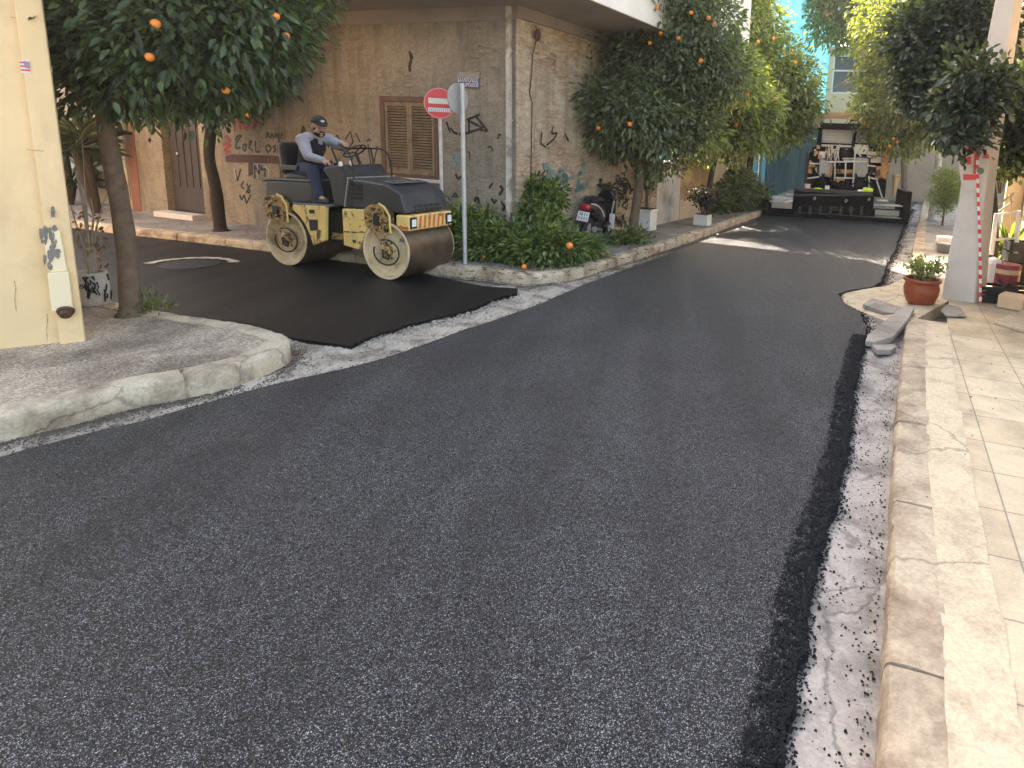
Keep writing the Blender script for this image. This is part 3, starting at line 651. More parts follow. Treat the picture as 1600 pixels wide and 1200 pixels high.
# graffiti: strokes of spray paint on the render
def strokes(fn, P, polys, wd, mat, off=.004, name='graffiti'):
    mb = MB()
    for pl in polys:
        pts = [fn(*p) for p in pl]
        pts = resample([Vector((u, z, 0)) for u, z in pts], .03); vs = []
        for i, q in enumerate(pts):
            t = pts[min(i+1, len(pts)-1)]-pts[max(0, i-1)]; t = t.normalized() if t.length > 0 else Vector((1, 0, 0)); s = Vector((-t.y, t.x, 0))*wd*random.uniform(.38, .62)
            vs += [P(q.x+s.x, q.y+s.y, off), P(q.x-s.x, q.y-s.y, off)]
        mb.add(vs, [(2*i, 2*i+1, 2*i+3, 2*i+2) for i in range(len(pts)-1)])
    return inv(mb.build(name, mat), bb)
S4 = lambda X, Y: (400+X/4, Y/4)
random.seed(3)
strokes(wl, PL, [[S4(1190, 760), S4(1215, 830)], [S4(1215, 800), S4(1240, 830), S4(1262, 835)], [S4(1330, 755), S4(1335, 835)], [S4(1400, 715), S4(1320, 750), S4(1420, 800), S4(1310, 835)], [S4(1370, 720), S4(1450, 820), S4(1400, 810)], [S4(1270, 840), S4(1300, 825)]], .035, M['paint_black'])
strokes(wl, PL, [[(712, 272), (716, 280), (722, 275)], [(742, 318), (743, 308), (748, 310), (748, 318)], [(768, 310), (772, 318), (776, 312)], [(780, 305), (786, 296), (782, 290)], [(790, 322), (785, 330), (789, 322), (784, 318)]], .04, M['paint_black'])
S8 = lambda X, Y: (260+X/5.716, 150+Y/5.716)
PLo = lambda u, z, o=0: PL(u, z, o+.05)
gl = [[S8(640, 320), S8(630, 235), S8(680, 225), S8(690, 300)], [S8(700, 230), S8(740, 300), S8(775, 225)], [S8(800, 300), S8(830, 220), S8(875, 285)], [S8(810, 265), S8(860, 262)], [S8(530, 440), S8(570, 425), S8(600, 440), S8(540, 490), S8(600, 505)], [S8(560, 350), S8(600, 410)]]
strokes(wl, PLo, gl, .06, M['paint_red'])
mb = MB(); q = [S8(550, 540), S8(610, 520), S8(1060, 535), S8(1060, 605), S8(560, 590)]; mb.add([PLo(*wl(*p), .005) for p in q], [tuple(range(5))])
q = [S8(760, 590), S8(800, 590), S8(800, 700), S8(760, 720)]; mb.add([PLo(*wl(*p), .0065) for p in q], [(0, 1, 2, 3)])
inv(mb.build('graffiti', M['paint_maroon']), bb)
bl = [[S8(640, 400), S8(660, 360), S8(700, 350), S8(650, 420), S8(650, 470), S8(690, 460)], [S8(710, 440), S8(740, 430), S8(735, 490), S8(710, 480), S8(712, 440)], [S8(760, 420), S8(790, 400), S8(760, 460), S8(800, 490)], [S8(820, 400), S8(825, 500), S8(860, 495)],
      [S8(910, 460), S8(940, 435), S8(965, 470), S8(935, 505), S8(910, 465)], [S8(1005, 440), S8(980, 460), S8(1005, 480), S8(980, 505)], [S8(1020, 445), S8(1025, 505)], [S8(1020, 445), S8(1065, 440)], [S8(1022, 475), S8(1055, 470)],
      [S8(915, 380), S8(930, 320), S8(945, 375)], [S8(955, 380), S8(970, 330), S8(985, 380)], [S8(1000, 380), S8(1000, 330), S8(1030, 380), S8(1030, 330)], [S8(1045, 380), S8(1060, 330)],
      [S8(815, 740), S8(815, 615), S8(855, 700), S8(855, 610)], [S8(880, 620), S8(870, 660), S8(910, 650), S8(905, 720)], [S8(640, 660), S8(660, 760), S8(690, 650)], [S8(720, 760), S8(690, 800), S8(720, 830)], [S8(745, 780), S8(775, 860), S8(740, 860), S8(780, 790)], [S8(680, 880), S8(700, 930), S8(720, 880), S8(740, 960), S8(780, 880)],
      [S8(345, 330), S8(370, 260), S8(395, 330)], [S8(530, 300), S8(540, 240), S8(580, 330)]]
strokes(wl, PLo, bl, .038, M['paint_black'])
strokes(wl, PLo, [[S8(840, 615), S8(840, 735)], [S8(900, 620), S8(940, 660), S8(930, 740)], [S8(630, 640), S8(650, 740)]], .02, M['paint_white'])
bl2 = [[(505, 232), (508, 212), (514, 232)], [(520, 226), (527, 210), (534, 228)], [(540, 218), (548, 205), (552, 222), (546, 230)], [(556, 208), (563, 222)], [(575, 225), (580, 260)], [(583, 262), (590, 228)], [(470, 212), (474, 196), (480, 214)]]
strokes(wl, PL, bl2, .026, M['paint_black'])
strokes(wl, PL, [[(640, 80), (643, 92), (640, 104), (641, 112)], [(642, 84), (645, 92)]], .05, M['paint_black'])
strokes(wl, PL, [[(706, 240), (716, 246), (730, 243)], [(708, 248), (724, 252)], [(702, 256), (716, 258)]], .06, M['paint_teal'])
Q4 = lambda X, Y: (680+X/3.333, 80+Y/3.333)
strokes(wr, PR, [[Q4(610, 390), Q4(600, 430), Q4(632, 425), Q4(615, 455), Q4(575, 490)], [Q4(550, 420), Q4(545, 480), Q4(570, 500)], [Q4(670, 430), Q4(690, 470)]], .03, M['paint_black'], .02)
random.seed(21); sq = []
for i in range(46):
    X = random.uniform(845, 1010); Y = random.uniform(655, 800); a = [(X, Y)]
    for k in range(4): a.append((a[-1][0]+random.uniform(-16, 16), a[-1][1]+random.uniform(-20, 20)))
    sq.append([Q4(*p) for p in a])
for i in range(16):
    X = random.uniform(880, 1020); Y = random.uniform(860, 930); sq.append([Q4(X, Y), Q4(X+random.uniform(-15, 15), Y-25), Q4(X+random.uniform(0, 20), Y-5)])
strokes(wr, PR, sq, .035, M['paint_black'], .022)
sq = []
for i in range(26):
    X = random.uniform(560, 760); Y = random.uniform(580, 720); sq.append([Q4(X, Y), Q4(X+random.uniform(-25, 25), Y+random.uniform(10, 35)), Q4(X+random.uniform(-5, 40), Y+random.uniform(-10, 10))])
strokes(wr, PR, sq, .05, M['paint_teal'], .021)
random.seed(44); sq = []
for i in range(30):
    X = random.uniform(448, 790); Y = random.choice([random.uniform(195, 270), random.uniform(285, 345)])
    if 585 < X < 715 and Y < 290: continue
    a = [(X, Y)]
    for k in range(3): a.append((a[-1][0]+random.uniform(-6, 8), a[-1][1]+random.uniform(-9, 9)))
    sq.append(a)
strokes(wl, PL, sq, .022, M['paint_black'], .006)
# street name plates
su0, sz1 = wl(715, 113); su1, sz0 = wl(750, 138); su = (su0+su1)/2
sg = empty('street_name_sign', PL(su, (sz0+sz1)/2, 0)); tag(sg, 'faded two line street name plate on the brown wall beside the corner', 'street sign')
wd = abs(su1-su0); zc = (sz0+sz1)/2
RW = Matrix(((-dL.x, 0, nL.x), (-dL.y, 0, nL.y), (0, 1, 0))).to_4x4()
def onplate(o, off): o.parent = sg; o.matrix_local = Matrix.Translation(nL*off) @ RW
hgt = sz1-sz0
onplate(MB().box(-wd/2, wd/2, .17*hgt, .5*hgt, 0, .012).build('plate', plain('old stained plate', (.30, .25, .19), .7, var=.3, sc=20), bevel=.002), .004)
onplate(MB().box(-wd/2, wd/2, -.5*hgt, .155*hgt, 0, .014).build('plate', M['blue_sign'], bevel=.002), .004)
for txt, yy, s in (('ΚΑΛΛΙΠΟΛΕΩΣ', -.01*hgt, .075), ('KALLIPOLEOS', -.31*hgt, .066)):
    vs, fs = text_mesh(txt, s, .0008); sx = wd*.92/(max(v.x for v in vs)-min(v.x for v in vs))
    onplate(MB().add([(v.x*sx, v.y*1.15+yy, v.z) for v in vs], fs).build('lettering', M['white']), .0192)
print('sign', wd, hgt)

# ------------------------------------------------------------------ yellow building at the left edge
A = G(133, 533, .125); B = G(0, 548, .125); fd = (B-A).normalized(); fn_ = Vector((-fd.y, fd.x, 0)); fn_ = fn_ if fn_.dot(-A.xy.to_3d()) > 0 else -fn_
yb = empty('yellow_building', (A.x, A.y, 0)); tag(yb, 'pale yellow building with a corner pilaster at the left edge', 'building')
pw = (ONW(86, 200, A, fd)-ONW(43, 200, A, fd)).length
C1 = A+fd*pw; back = azd(-52)
inv(MB().ext([(p.x, p.y, -.06) for p in (C1-fn_*.05, A+fd*4.5-fn_*.05, A+fd*4.5+back*5, A+back*4+fd*.05, A-fn_*.06+fd*.012)], (0, 0, 7)).build('wall', M['yellow']), yb)
inv(MB().ext([(p.x, p.y, -.06) for p in (A, C1, C1-fn_*.048, A-fn_*.058)], (0, 0, 7)).build('pilaster', M['yellow'], bevel=.008), yb)
# flat downpipe on the pilaster, broken off above the pavement
def wy(px, py): p = ONW(px, py, A, fd); return p
def yp(px, py, o): p = wy(px, py); return p+fn_*o
dpm = MB(); pts = [(68, 325), (98, 480), (99, 488)]
def bar(p_top, p_bot, w_, o0, o1, mb):
    a, b = wy(*p_top), wy(*p_bot); 
    for q in (a, b): pass
    mb.add([a-fd*w_+fn_*o0, a+fd*w_+fn_*o0, a+fd*w_+fn_*o1, a-fd*w_+fn_*o1, b-fd*w_+fn_*o0, b+fd*w_+fn_*o0, b+fd*w_+fn_*o1, b-fd*w_+fn_*o1], [(0, 1, 2, 3), (4, 5, 6, 7), (0, 1, 5, 4), (1, 2, 6, 5), (2, 3, 7, 6), (3, 0, 4, 7)])
bar((92, 424), (99, 484), .06, .002, .05, dpm); bar((80, 360), (92, 424), .05, .002, .022, dpm)
dpo = inv(dpm.build('drainpipe', M['yellow_pipe'], bevel=.008), yb)
mo = MB(); a = yp(104, 486, .055); mo.lathe([(.05, 0), (.055, .02), (.042, .02), (.035, -.03)], Matrix.Translation(a) @ Matrix.Rotation(.9, 4, fd) @ Matrix.Scale(1, 4), 14)
mo.add([yp(92, 480, .052), yp(110, 480, .058), yp(113, 488, .058), yp(106, 493, .055), yp(95, 492, .052)], [(0, 1, 2, 3, 4)])
mo = mo.build('pipe_mouth', M['rust']); mo.parent = dpo
random.seed(4); sc = MB()
for _ in range(34):
    x = random.gauss(80, 6); y = random.gauss(382, 17); w_, h_ = random.uniform(1.5, 4.5), random.uniform(3, 11)
    pts = [(x+w_*cos(k)*random.uniform(.6, 1.2)+ (y-382)*.12, y+h_*sin(k)*random.uniform(.6, 1.2)) for k in [i*pi/4 for i in range(8)]]
    o_ = .0235+random.uniform(0, .003); sc.add([yp(*p, o_) for p in pts], [tuple(range(8))])
inv(sc.build('scorch_mark', plain('grey scraped paint', (.20, .17, .14), .8, var=.5, sc=30)), yb)
mb = MB()
for ln in ([(14, 26), (40, 28)], [(41, 234), (69, 236)], [(72, 492), (73, 505), (71, 518), (73, 536)], [(74, 330), (84, 331)], [(20, 440), (23, 452), (21, 470), (24, 489)]):
    pts = resample([yp(*p, .0) for p in ln], .02); off_ = .006 if ln[0][0] > 38 and ln[0][1] < 480 else -.046
    for a_, b_ in zip(pts[:-1], pts[1:]):
        h_ = Vector((0, 0, random.uniform(.0015, .004))) if abs(ln[0][1]-ln[-1][1]) < 5 else fd*random.uniform(.001, .003); o_ = fn_*(.003 if off_ > 0 else -.047)
        mb.add([a_+o_-h_, a_+o_+h_, b_+o_+h_, b_+o_-h_], [(0, 1, 2, 3)])
inv(mb.build('hairline_crack', plain('darker crack plaster', (.42, .30, .17), .9)), yb)  # cracks and render joints drawn as darker lines
stk = empty('sticker', yp(39, 102, .004)); tag(stk, 'small torn striped sticker on the yellow pilaster', 'sticker')
for i in range(7):
    y = 93+i*3; 
    q = [(30+i*.55, y), (46+i*.4, y+1.0), (46.2+i*.4, y+3.6), (30.4+i*.55, y+2.6)]
    o_ = MB().add([yp(*p, .0045) for p in q], [(0, 1, 2, 3)]).build('stripe', M['sign_red'] if i % 2 else M['white']); inv(o_, stk)
q = [(37, 95), (46.5, 97), (47, 108), (39, 106)]; inv(MB().add([yp(*p, .0055) for p in q], [(0, 1, 2, 3)]).build('canton', plain('faded violet ink', (.30, .24, .32), .6)), stk)
gr = MB()
# ------------------------------------------------------------------ vegetation
def leaf_mesh(name, pos, dirs, nor, L, W, mat, fold=.25):
    """every leaf a folded pointed blade of four corners"""
    pos, dirs, nor = np.asarray(pos, float), np.asarray(dirs, float), np.asarray(nor, float); n = len(pos)
    dirs /= np.linalg.norm(dirs, axis=1, keepdims=True)+1e-9
    side = np.cross(dirs, nor); side /= np.linalg.norm(side, axis=1, keepdims=True)+1e-9
    up = np.cross(side, dirs)
    L = np.asarray(L).reshape(-1, 1)*np.ones((n, 1)); W = np.asarray(W).reshape(-1, 1)*np.ones((n, 1))
    v = np.empty((n, 6, 3))
    v[:, 0] = pos; v[:, 1] = pos+dirs*L*.35+side*W*.5+up*W*fold; v[:, 2] = pos+dirs*L*.72+side*W*.38+up*W*fold*.4
    v[:, 3] = pos+dirs*L-up*L*.12; v[:, 4] = pos+dirs*L*.72-side*W*.38+up*W*fold*.4; v[:, 5] = pos+dirs*L*.35-side*W*.5+up*W*fold
    me = bpy.data.meshes.new(name); me.vertices.add(n*6); me.vertices.foreach_set('co', v.reshape(-1))
    base = (np.arange(n)*6)[:, None]
    idx = (base+np.array([0, 1, 2, 3, 0, 3, 4, 5])).reshape(-1)
    me.loops.add(n*8); me.loops.foreach_set('vertex_index', idx.astype(np.int32))
    me.polygons.add(n*2); me.polygons.foreach_set('loop_start', (np.arange(n*2)*4).astype(np.int32)); me.polygons.foreach_set('loop_total', np.full(n*2, 4, np.int32))
    me.update(); me.validate(); me.materials.append(mat); return me
def crown_leaves(rs, blobs, n, L, W, cl=.16, droop=.5, shell=.55, per=14):
    w_ = np.array([b[1]**2 for b in blobs]); w_ = w_/w_.sum(); pos, dr, no, LL = [], [], [], []
    nc = max(1, n//per)
    for bi in rs.choice(len(blobs), nc, p=w_):
        c, r = np.array(blobs[bi][0]), blobs[bi][1]
        d = rs.normal(size=3); d /= np.linalg.norm(d)
        q = rs.uniform(0, 1)
        rad = r*(shell+(1.06-shell)*q**.6) if rs.uniform() < .85 else r*rs.uniform(.1, .6)
        cc = c+d*rad*np.array([1, 1, .92])
        out = d+rs.normal(size=3)*.45; out[2] -= droop*.5
        for _ in range(per):
            o = rs.normal(size=3)*cl*.55
            l_ = out+o/cl*1.1+np.array([0, 0, -droop*rs.uniform(0, 1.3)])
            pos.append(cc+o); dr.append(l_); no.append(np.array([0, 0, 1.])+d*.5+rs.normal(size=3)*.45); LL.append(rs.uniform(.65, 1.2))
    LL = np.array(LL); return pos, dr, no, L*LL, W*LL
def orange_mesh():
    me = bpy.data.meshes.get('orange_fruit_shape')
    if me: return me
    o = MB().ball((0, 0, 0), .038, 12, 8).build('orange_fruit', M['orange'], smooth='all'); me = o.data; me.name = 'orange_fruit_shape'; bpy.data.objects.remove(o); return me
def tree(name, label, cat, group, base, trunk, r0, blobs, n, L, W, mat, bark, fruits=0, seed=1, limbs=True, droop=.5, cl=.16, fruit_px=(), fr=1.0, shell=.55, whitewash=None):
    rs = np.random.RandomState(seed); random.seed(seed)
    root = empty(name, base); tag(root, label, cat, group)
    inv0 = Vector(base)
    tp = chaikin(trunk, 2); k = len(tp)
    mb = MB(); mb.tube([p-inv0 for p in tp], [r0*(1.5 if i == 0 else 1.12 if i == 1 else 1-.35*i/k)*random.uniform(.95, 1.05) for i in range(k)], 12)
    top = tp[-1]
    for c, r in blobs:
        c = Vector(c); m_ = top.lerp(c, .5)+Vector((random.uniform(-.1, .1), random.uniform(-.1, .1), random.uniform(-.15, .05)))
        lp = chaikin([top-Vector((0, 0, .15)), m_, c, c+(c-top)*.25], 2); mb.tube([p-inv0 for p in lp], [r0*.5*(1-.85*i/len(lp)) for i in range(len(lp))], 7)
        for _ in range(4):
            e = c+Vector(rs.normal(size=3))*r*.5
            mb.tube([p-inv0 for p in (m_.lerp(c, random.uniform(.3, 1)), c.lerp(e, .5)+Vector((0, 0, .05)), e)], [r0*.16, r0*.1, r0*.03], 5)
    tr = mb.build('trunk', bark, root, smooth='all')
    pos, dr, no, LL, WW = crown_leaves(rs, blobs, n, L, W, cl, droop, shell)
    me = leaf_mesh('crown', np.array(pos)-np.array(base), dr, no, LL, WW, mat)
    o = bpy.data.objects.new('crown', me); COL.objects.link(o); o.parent = root
    fm = orange_mesh(); pts = []
    for q in fruit_px:
        if len(q) > 2: pts.append(AT(q[0], q[1], q[2])); continue
        best = None; d = ray(q[0], q[1])
        for c, r in blobs:                                     # where the sight line meets the skin of the crown
            oc = EYE-Vector(c); b_ = oc.dot(d); cc = oc.dot(oc)-(r*1.03)**2; D = b_*b_-cc
            if D > 0:
                t = -b_-sqrt(D)
                if best is None or t < best: best = t
        pts.append(EYE+d*best if best else AT(q[0], q[1], HD(base)-.2))
    for _ in range(fruits):
        c, r = blobs[rs.choice(len(blobs))]; d = Vector(rs.normal(size=3)).normalized(); d.z *= .7; pts.append(Vector(c)+d*r*1.0)
    for p in pts:
        f = bpy.data.objects.new('orange_fruit', fm); COL.objects.link(f); f.parent = root; f.location = Vector(p)-inv0; f.scale = [fr*random.uniform(.85, 1.1)]*3
    return root
def px_blobs(lst, d, dd=.0, seed=0):
    rnd = random.Random(seed); out = []
    for q in lst:
        px, py, r = q[:3]; dist = d+(q[3] if len(q) > 3 else rnd.uniform(-dd, dd)); p = AT(px, py, dist); out.append((tuple(p), r*dist/1000*1.12))
    return out
GRP = 'orange trees along the pavements'
# near left orange tree
b = G(205, 493, Z1-.01); D0 = HD(b)
blobs = px_blobs([(190, 10, 75, .6), (252, 30, 104, -.3), (330, 20, 95, -.5), (400, 25, 54, -.3), (432, 62, 34, -.4), (200, 82, 68, .2), (285, 80, 70, -.2), (300, -115, 140, .0), (350, -80, 85, -.2), (250, -110, 95, .8), (170, 60, 72, 1.6), (125, 60, 60, 1.9), (120, 0, 60, 1.9)], D0)
tree('orange_tree', 'nearest left orange tree with a leaning trunk beside the yellow building', 'tree', GRP, b, [b, AT(200, 400, D0), AT(185, 300, D0+.05), AT(168, 220, D0+.1), AT(160, 150, D0+.1)], .085, blobs, 32000, .10, .042, M['leaf_near'], M['bark'], 0, 3,
     fruit_px=[(234, 89), (353, 141), (400, 68), (431, 26), (447, 56), (70, 57, 8.6), (72, 75, 8.6), (243, 37)], fr=.85, cl=.15)
# second left orange tree across the side road
b = G(345, 361, Z2-.01); D0 = HD(b)
blobs = px_blobs([(345, 95, 70), (300, 90, 66), (395, 100, 48), (250, 100, 60), (360, 30, 90), (290, 20, 80), (405, 135, 30), (330, 140, 42), (225, 135, 40), (420, 40, 50)], D0, .5, 1)
tree('orange_tree', 'dark orange tree with a crooked trunk in front of the graffiti wall', 'tree', GRP, b, [b, AT(341, 330, D0), AT(337, 290, D0), AT(325, 245, D0), AT(330, 200, D0), AT(335, 150, D0)], .10, blobs, 13000, .12, .052, M['leaf_near'], M['bark_d'], 0, 4, fruit_px=[(388, 180)], cl=.18)
# trees on the pavement beside the brown house
b = G(987, 376, Z2-.01); D0 = HD(b)
blobs = px_blobs([(1000, 100, 78), (960, 120, 50), (950, 165, 38), (1005, 175, 62), (1060, 150, 62), (1065, 80, 72), (1020, 30, 62), (1090, 40, 56), (975, 205, 36), (1030, 225, 42), (1085, 200, 45), (940, 205, 22), (1120, 110, 45), (1050, -40, 80)], D0, .45, 2)
tree('orange_tree', 'large orange tree with a straight trunk beside the parked scooter', 'tree', GRP, b, [b, AT(991, 340, D0), AT(998, 300, D0), AT(1003, 262, D0), AT(1010, 215, D0)], .095, blobs, 30000, .115, .05, M['leaf_mid'], M['bark'], 0, 5,
     fruit_px=[(1027, 12), (1032, 52), (1015, 67), (984, 194), (1080, 20), (1107, 28), (1117, 38), (935, 200), (1095, 95), (1060, 60)], cl=.19)
b = G(1108, 338, Z2-.01); D0 = HD(b)
blobs = px_blobs([(1140, 150, 46), (1165, 165, 42), (1130, 190, 38), (1175, 190, 36), (1110, 170, 36), (1150, 215, 30), (1100, 215, 30), (1195, 170, 22), (1130, 105, 36, -2.1), (1158, 122, 32, -2.2), (1100, 85, 38, -2.0)], D0, .5, 3)  # last three clumps added nearer to dapple the sun on the road
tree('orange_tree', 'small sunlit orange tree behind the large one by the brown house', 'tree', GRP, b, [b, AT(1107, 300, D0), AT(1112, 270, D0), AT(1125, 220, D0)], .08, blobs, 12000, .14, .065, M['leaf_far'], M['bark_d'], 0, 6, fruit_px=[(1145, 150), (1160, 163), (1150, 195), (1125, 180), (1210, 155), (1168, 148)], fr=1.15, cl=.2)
b = G(1170, 322, Z2-.01); D0 = HD(b)
blobs = px_blobs([(1160, 55, 60), (1130, 25, 50), (1200, 112, 48), (1180, 120, 55), (1238, 118, 30), (1248, 158, 27), (1220, 150, 48), (1200, 195, 40), (1236, 198, 26), (1160, 15, 42), (1120, 75, 45), (1270, 163, 16)], D0, .8, 4)
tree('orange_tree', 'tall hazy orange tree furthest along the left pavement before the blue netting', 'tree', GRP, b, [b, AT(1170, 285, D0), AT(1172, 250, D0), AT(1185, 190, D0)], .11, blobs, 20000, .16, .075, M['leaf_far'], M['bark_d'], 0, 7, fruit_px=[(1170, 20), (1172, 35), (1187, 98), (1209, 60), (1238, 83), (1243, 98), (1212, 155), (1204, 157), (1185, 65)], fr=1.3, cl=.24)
# right pavement: yellow green orange tree, dark tree by the pole, pale tree far behind
b = G(1456, 345, Z3-.01); D0 = HD(b)
blobs = px_blobs([(1398, 112, 46), (1372, 130, 20), (1420, 150, 62), (1385, 170, 46), (1430, 70, 62), (1385, 62, 40), (1352, 166, 16), (1395, 210, 30), (1435, 205, 34), (1470, 110, 55), (1460, 180, 40), (1410, 20, 60)], D0, .5, 5)
tree('orange_tree', 'yellow green orange tree with a whitewashed trunk on the right pavement', 'tree', GRP, b, [b, AT(1460, 300, D0), AT(1466, 260, D0), AT(1468, 225, D0), AT(1450, 170, D0)], .11, blobs, 22000, .14, .065, M['leaf_yel'], M['whitewash'], 0, 8, fruit_px=[(1396, 217), (1402, 222), (1390, 228), (1345, 190), (1352, 192)], cl=.2)
b = G(1548, 440, Z3-.01); D0 = HD(b)+.5; b = AT(1548, 440, D0); b.z = Z3-.01
PO = HD(G(1500, 470, Z3))-.42-(D0-.4)
blobs = px_blobs([(1500, 60, 58), (1512, 112, 20, PO), (1534, 128, 18, PO), (1560, 132, 17, PO), (1498, 140, 18, PO), (1490, 130, 50), (1455, 110, 40), (1440, 140, 28), (1500, 172, 20, PO), (1526, 158, 18, PO), (1516, 190, 15, PO), (1548, 152, 12, PO), (1492, 205, 16, PO), (1530, 222, 9, PO), (1485, 175, 34), (1480, 35, 45), (1440, 60, 40), (1595, 150, 40, .9), (1600, 210, 36, .9), (1520, 20, 42), (1490, 205, 20), (1580, 240, 24, .9)], D0-.4, .4, 6)
tree('broadleaf_tree', 'dark glossy leaved tree crowding round the concrete utility pole', 'tree', None, b, [b, AT(1552, 380, D0), AT(1550, 300, D0), AT(1540, 220, D0), AT(1530, 160, D0)], .09, blobs, 22000, .105, .066, M['leaf_dark'], M['bark_d'], 0, 9, droop=.25, cl=.17)
b = AT(1415, 300, 27); b.z = 0
blobs = px_blobs([(1310, 25, 42), (1350, 10, 45), (1330, 45, 30), (1290, 5, 25), (1385, 25, 50), (1420, 60, 45), (1300, -30, 40), (1360, -40, 50)], 27, 1, 7)
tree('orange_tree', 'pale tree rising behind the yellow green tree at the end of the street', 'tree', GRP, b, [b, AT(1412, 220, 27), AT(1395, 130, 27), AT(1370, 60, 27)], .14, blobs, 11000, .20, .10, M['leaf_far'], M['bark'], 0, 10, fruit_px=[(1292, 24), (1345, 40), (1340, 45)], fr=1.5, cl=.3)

# spiky plants across the side road
def spiky(px, py, tops, lab, rb=.06, L=.55, n=60, mat='leaf_spike', seed=0, z=Z2, dist=None):
    b = G(px, py, z-.01) if dist is None else AT(px, py, dist)
    D = HD(b); rs = np.random.RandomState(seed); root = empty('yucca_plant', b); tag(root, lab, 'plant')
    mb = MB(); P, Dr, N = [], [], []
    for tx, ty in tops:
        t = AT(tx, ty, D); m_ = b.lerp(t, .5)+Vector((rs.uniform(-.05, .05), 0, 0)); mb.tube([p-b for p in chaikin([b, m_, t], 2)], rb, 8)
        for _ in range(n):
            d = rs.normal(size=3); d[2] = abs(d[2])*.8-.25; d /= np.linalg.norm(d); P.append(np.array(t-b)+d*.03); Dr.append(d); N.append(np.array([0, 0, 1.])+rs.normal(size=3)*.2)
    mb.build('trunk', M['bark_d'], root, smooth='all')
    me = leaf_mesh('leaves', P, Dr, N, L*rs.uniform(.7, 1.15, len(P)), .045, M[mat], .15); o = bpy.data.objects.new('leaves', me); COL.objects.link(o); o.parent = root
    return root
spiky(152, 333, [(130, 215), (118, 232)], 'dark leaning yucca with a star of stiff leaves across the side road', .075, .75, 60, seed=2)
spiky(186, 322, [(187, 245)], 'thin spiky yucca between the two left tree trunks', .04, .55, 40, seed=3)
spiky(108, 320, [(100, 240), (112, 285)], 'shaggy dark yucca half hidden by the yellow building', .07, .7, 70, seed=4)

# heap of cut orange branches on the corner
def heap(name, lab, cat, blobs, n, L, W, mat, seed, base, stems=30, droop=.2, group=None):
    rs = np.random.RandomState(seed); random.seed(seed); root = empty(name, base); tag(root, lab, cat, group); mb = MB(); base = Vector(base)
    for _ in range(stems):
        c, r = blobs[rs.choice(len(blobs))]; a = Vector(c)+Vector(rs.normal(size=3))*r*.45; a.z = max(a.z, base.z+.05); e = a+Vector(rs.normal(size=3))*r*.8; e.z = max(e.z, base.z+.03)
        mb.tube([p-base for p in (a, a.lerp(e, .5)+Vector((0, 0, .04)), e)], [.009, .007, .003], 5)
    mb.build('stems', M['bark'], root, smooth='all')
    pos, dr, no, LL, WW = crown_leaves(rs, blobs, n, L, W, .13, droop, .35, 10); pos = np.array(pos); k = pos[:, 2] > base.z+.005
    me = leaf_mesh('leaves', pos[k]-np.array(base), np.array(dr)[k], np.array(no)[k], LL[k], WW[k], mat); o = bpy.data.objects.new('leaves', me); COL.objects.link(o); o.parent = root; return root
def gb(lst, z=Z2):                                        # heap blobs standing on the pavement: ground pixel, height, radius
    out = []
    for px, py, h, r in lst: p = G(px, py, z); out.append(((p.x, p.y, z+h), r))
    return out
hb = gb([(715, 398, .22, .26), (742, 402, .20, .26), (770, 404, .24, .28), (795, 406, .22, .26), (715, 396, .45, .2), (735, 396, .42, .2), (762, 396, .4, .2)])
heap('cut_branch_heap', 'left heap of cut orange branches behind the galvanised sign pole', 'branches', hb, 5600, .10, .042, M['leaf_heap'], 11, G(755, 400, Z2), 30)
hb = gb([(820, 412, .20, .26), (850, 413, .24, .28), (880, 412, .2, .25), (905, 405, .16, .2), (848, 404, .48, .24), (866, 402, .36, .2), (840, 400, .7, .22), (860, 396, .85, .2), (835, 395, .95, .16), (925, 402, .08, .14), (888, 398, .2, .16)])
heap('cut_branch_heap', 'right taller heap of cut orange branches between drainpipe and scooter', 'branches', hb, 8500, .10, .042, M['leaf_heap'], 12, G(860, 406, Z2), 40)
hb = gb([(975, 380, .05, .14), (1000, 380, .06, .16), (960, 382, .03, .1)])
heap('weed_patch', 'low green weeds round the foot of the tree by the scooter', 'weeds', hb, 900, .09, .035, M['leaf_heap'], 13, G(985, 380, Z2), 4)
hb = gb([(1112, 331, .35, .4), (1140, 330, .45, .45), (1165, 328, .45, .4), (1185, 326, .3, .3), (1150, 328, .9, .35), (1120, 333, .2, .3)])
heap('leafy_bush', 'dark leafy bush on the far left pavement below the hazy trees', 'bush', hb, 6500, .14, .06, M['leaf_mid'], 14, G(1145, 330, Z2), 10)
hb = gb([(225, 489, .02, .05), (240, 489, .02, .05), (232, 489, .02, .05)], Z1)
heap('weed_patch', 'tuft of grass at the foot of the nearest left tree', 'weeds', hb, 400, .05, .012, M['leaf_grass'], 15, G(232, 489, Z1), 1, -1.2)
# oranges fallen on the ground
def orange(px, py, z, lab, s=1.0):
    o = bpy.data.objects.new('orange', orange_mesh()); COL.objects.link(o); p = G(px, py, z); o.location = (p.x, p.y, z+.037*s); o.scale = (s, s, s); tag(o, lab, 'orange', 'oranges fallen by the branch heaps')
orange(757, 407, Z2, 'fallen orange beside the galvanised sign pole', 1.2)
orange(819, 421, Z2, 'fallen orange at the kerb below the right branch heap', 1.0)
orange(924, 402, Z2, 'fallen orange at the right end of the branch heaps', 1.1); orange(938, 399, Z2, 'fallen orange lying furthest right, beyond the branch heaps', 1.0)
orange(890, 389, Z2+.3, 'orange lying on the right branch heap beside the white block', 1.2)
random.seed(9)
wb = MB(); p = G(905, 405, Z2); wb.box(-.14, .14, -.09, .09, 0, .16); o = wb.build('concrete_block', M['white'], bevel=.01); o.location = (p.x, p.y, Z2); o.rotation_euler = (0, 0, .1); tag(o, 'white block standing among the cut branches', 'block')
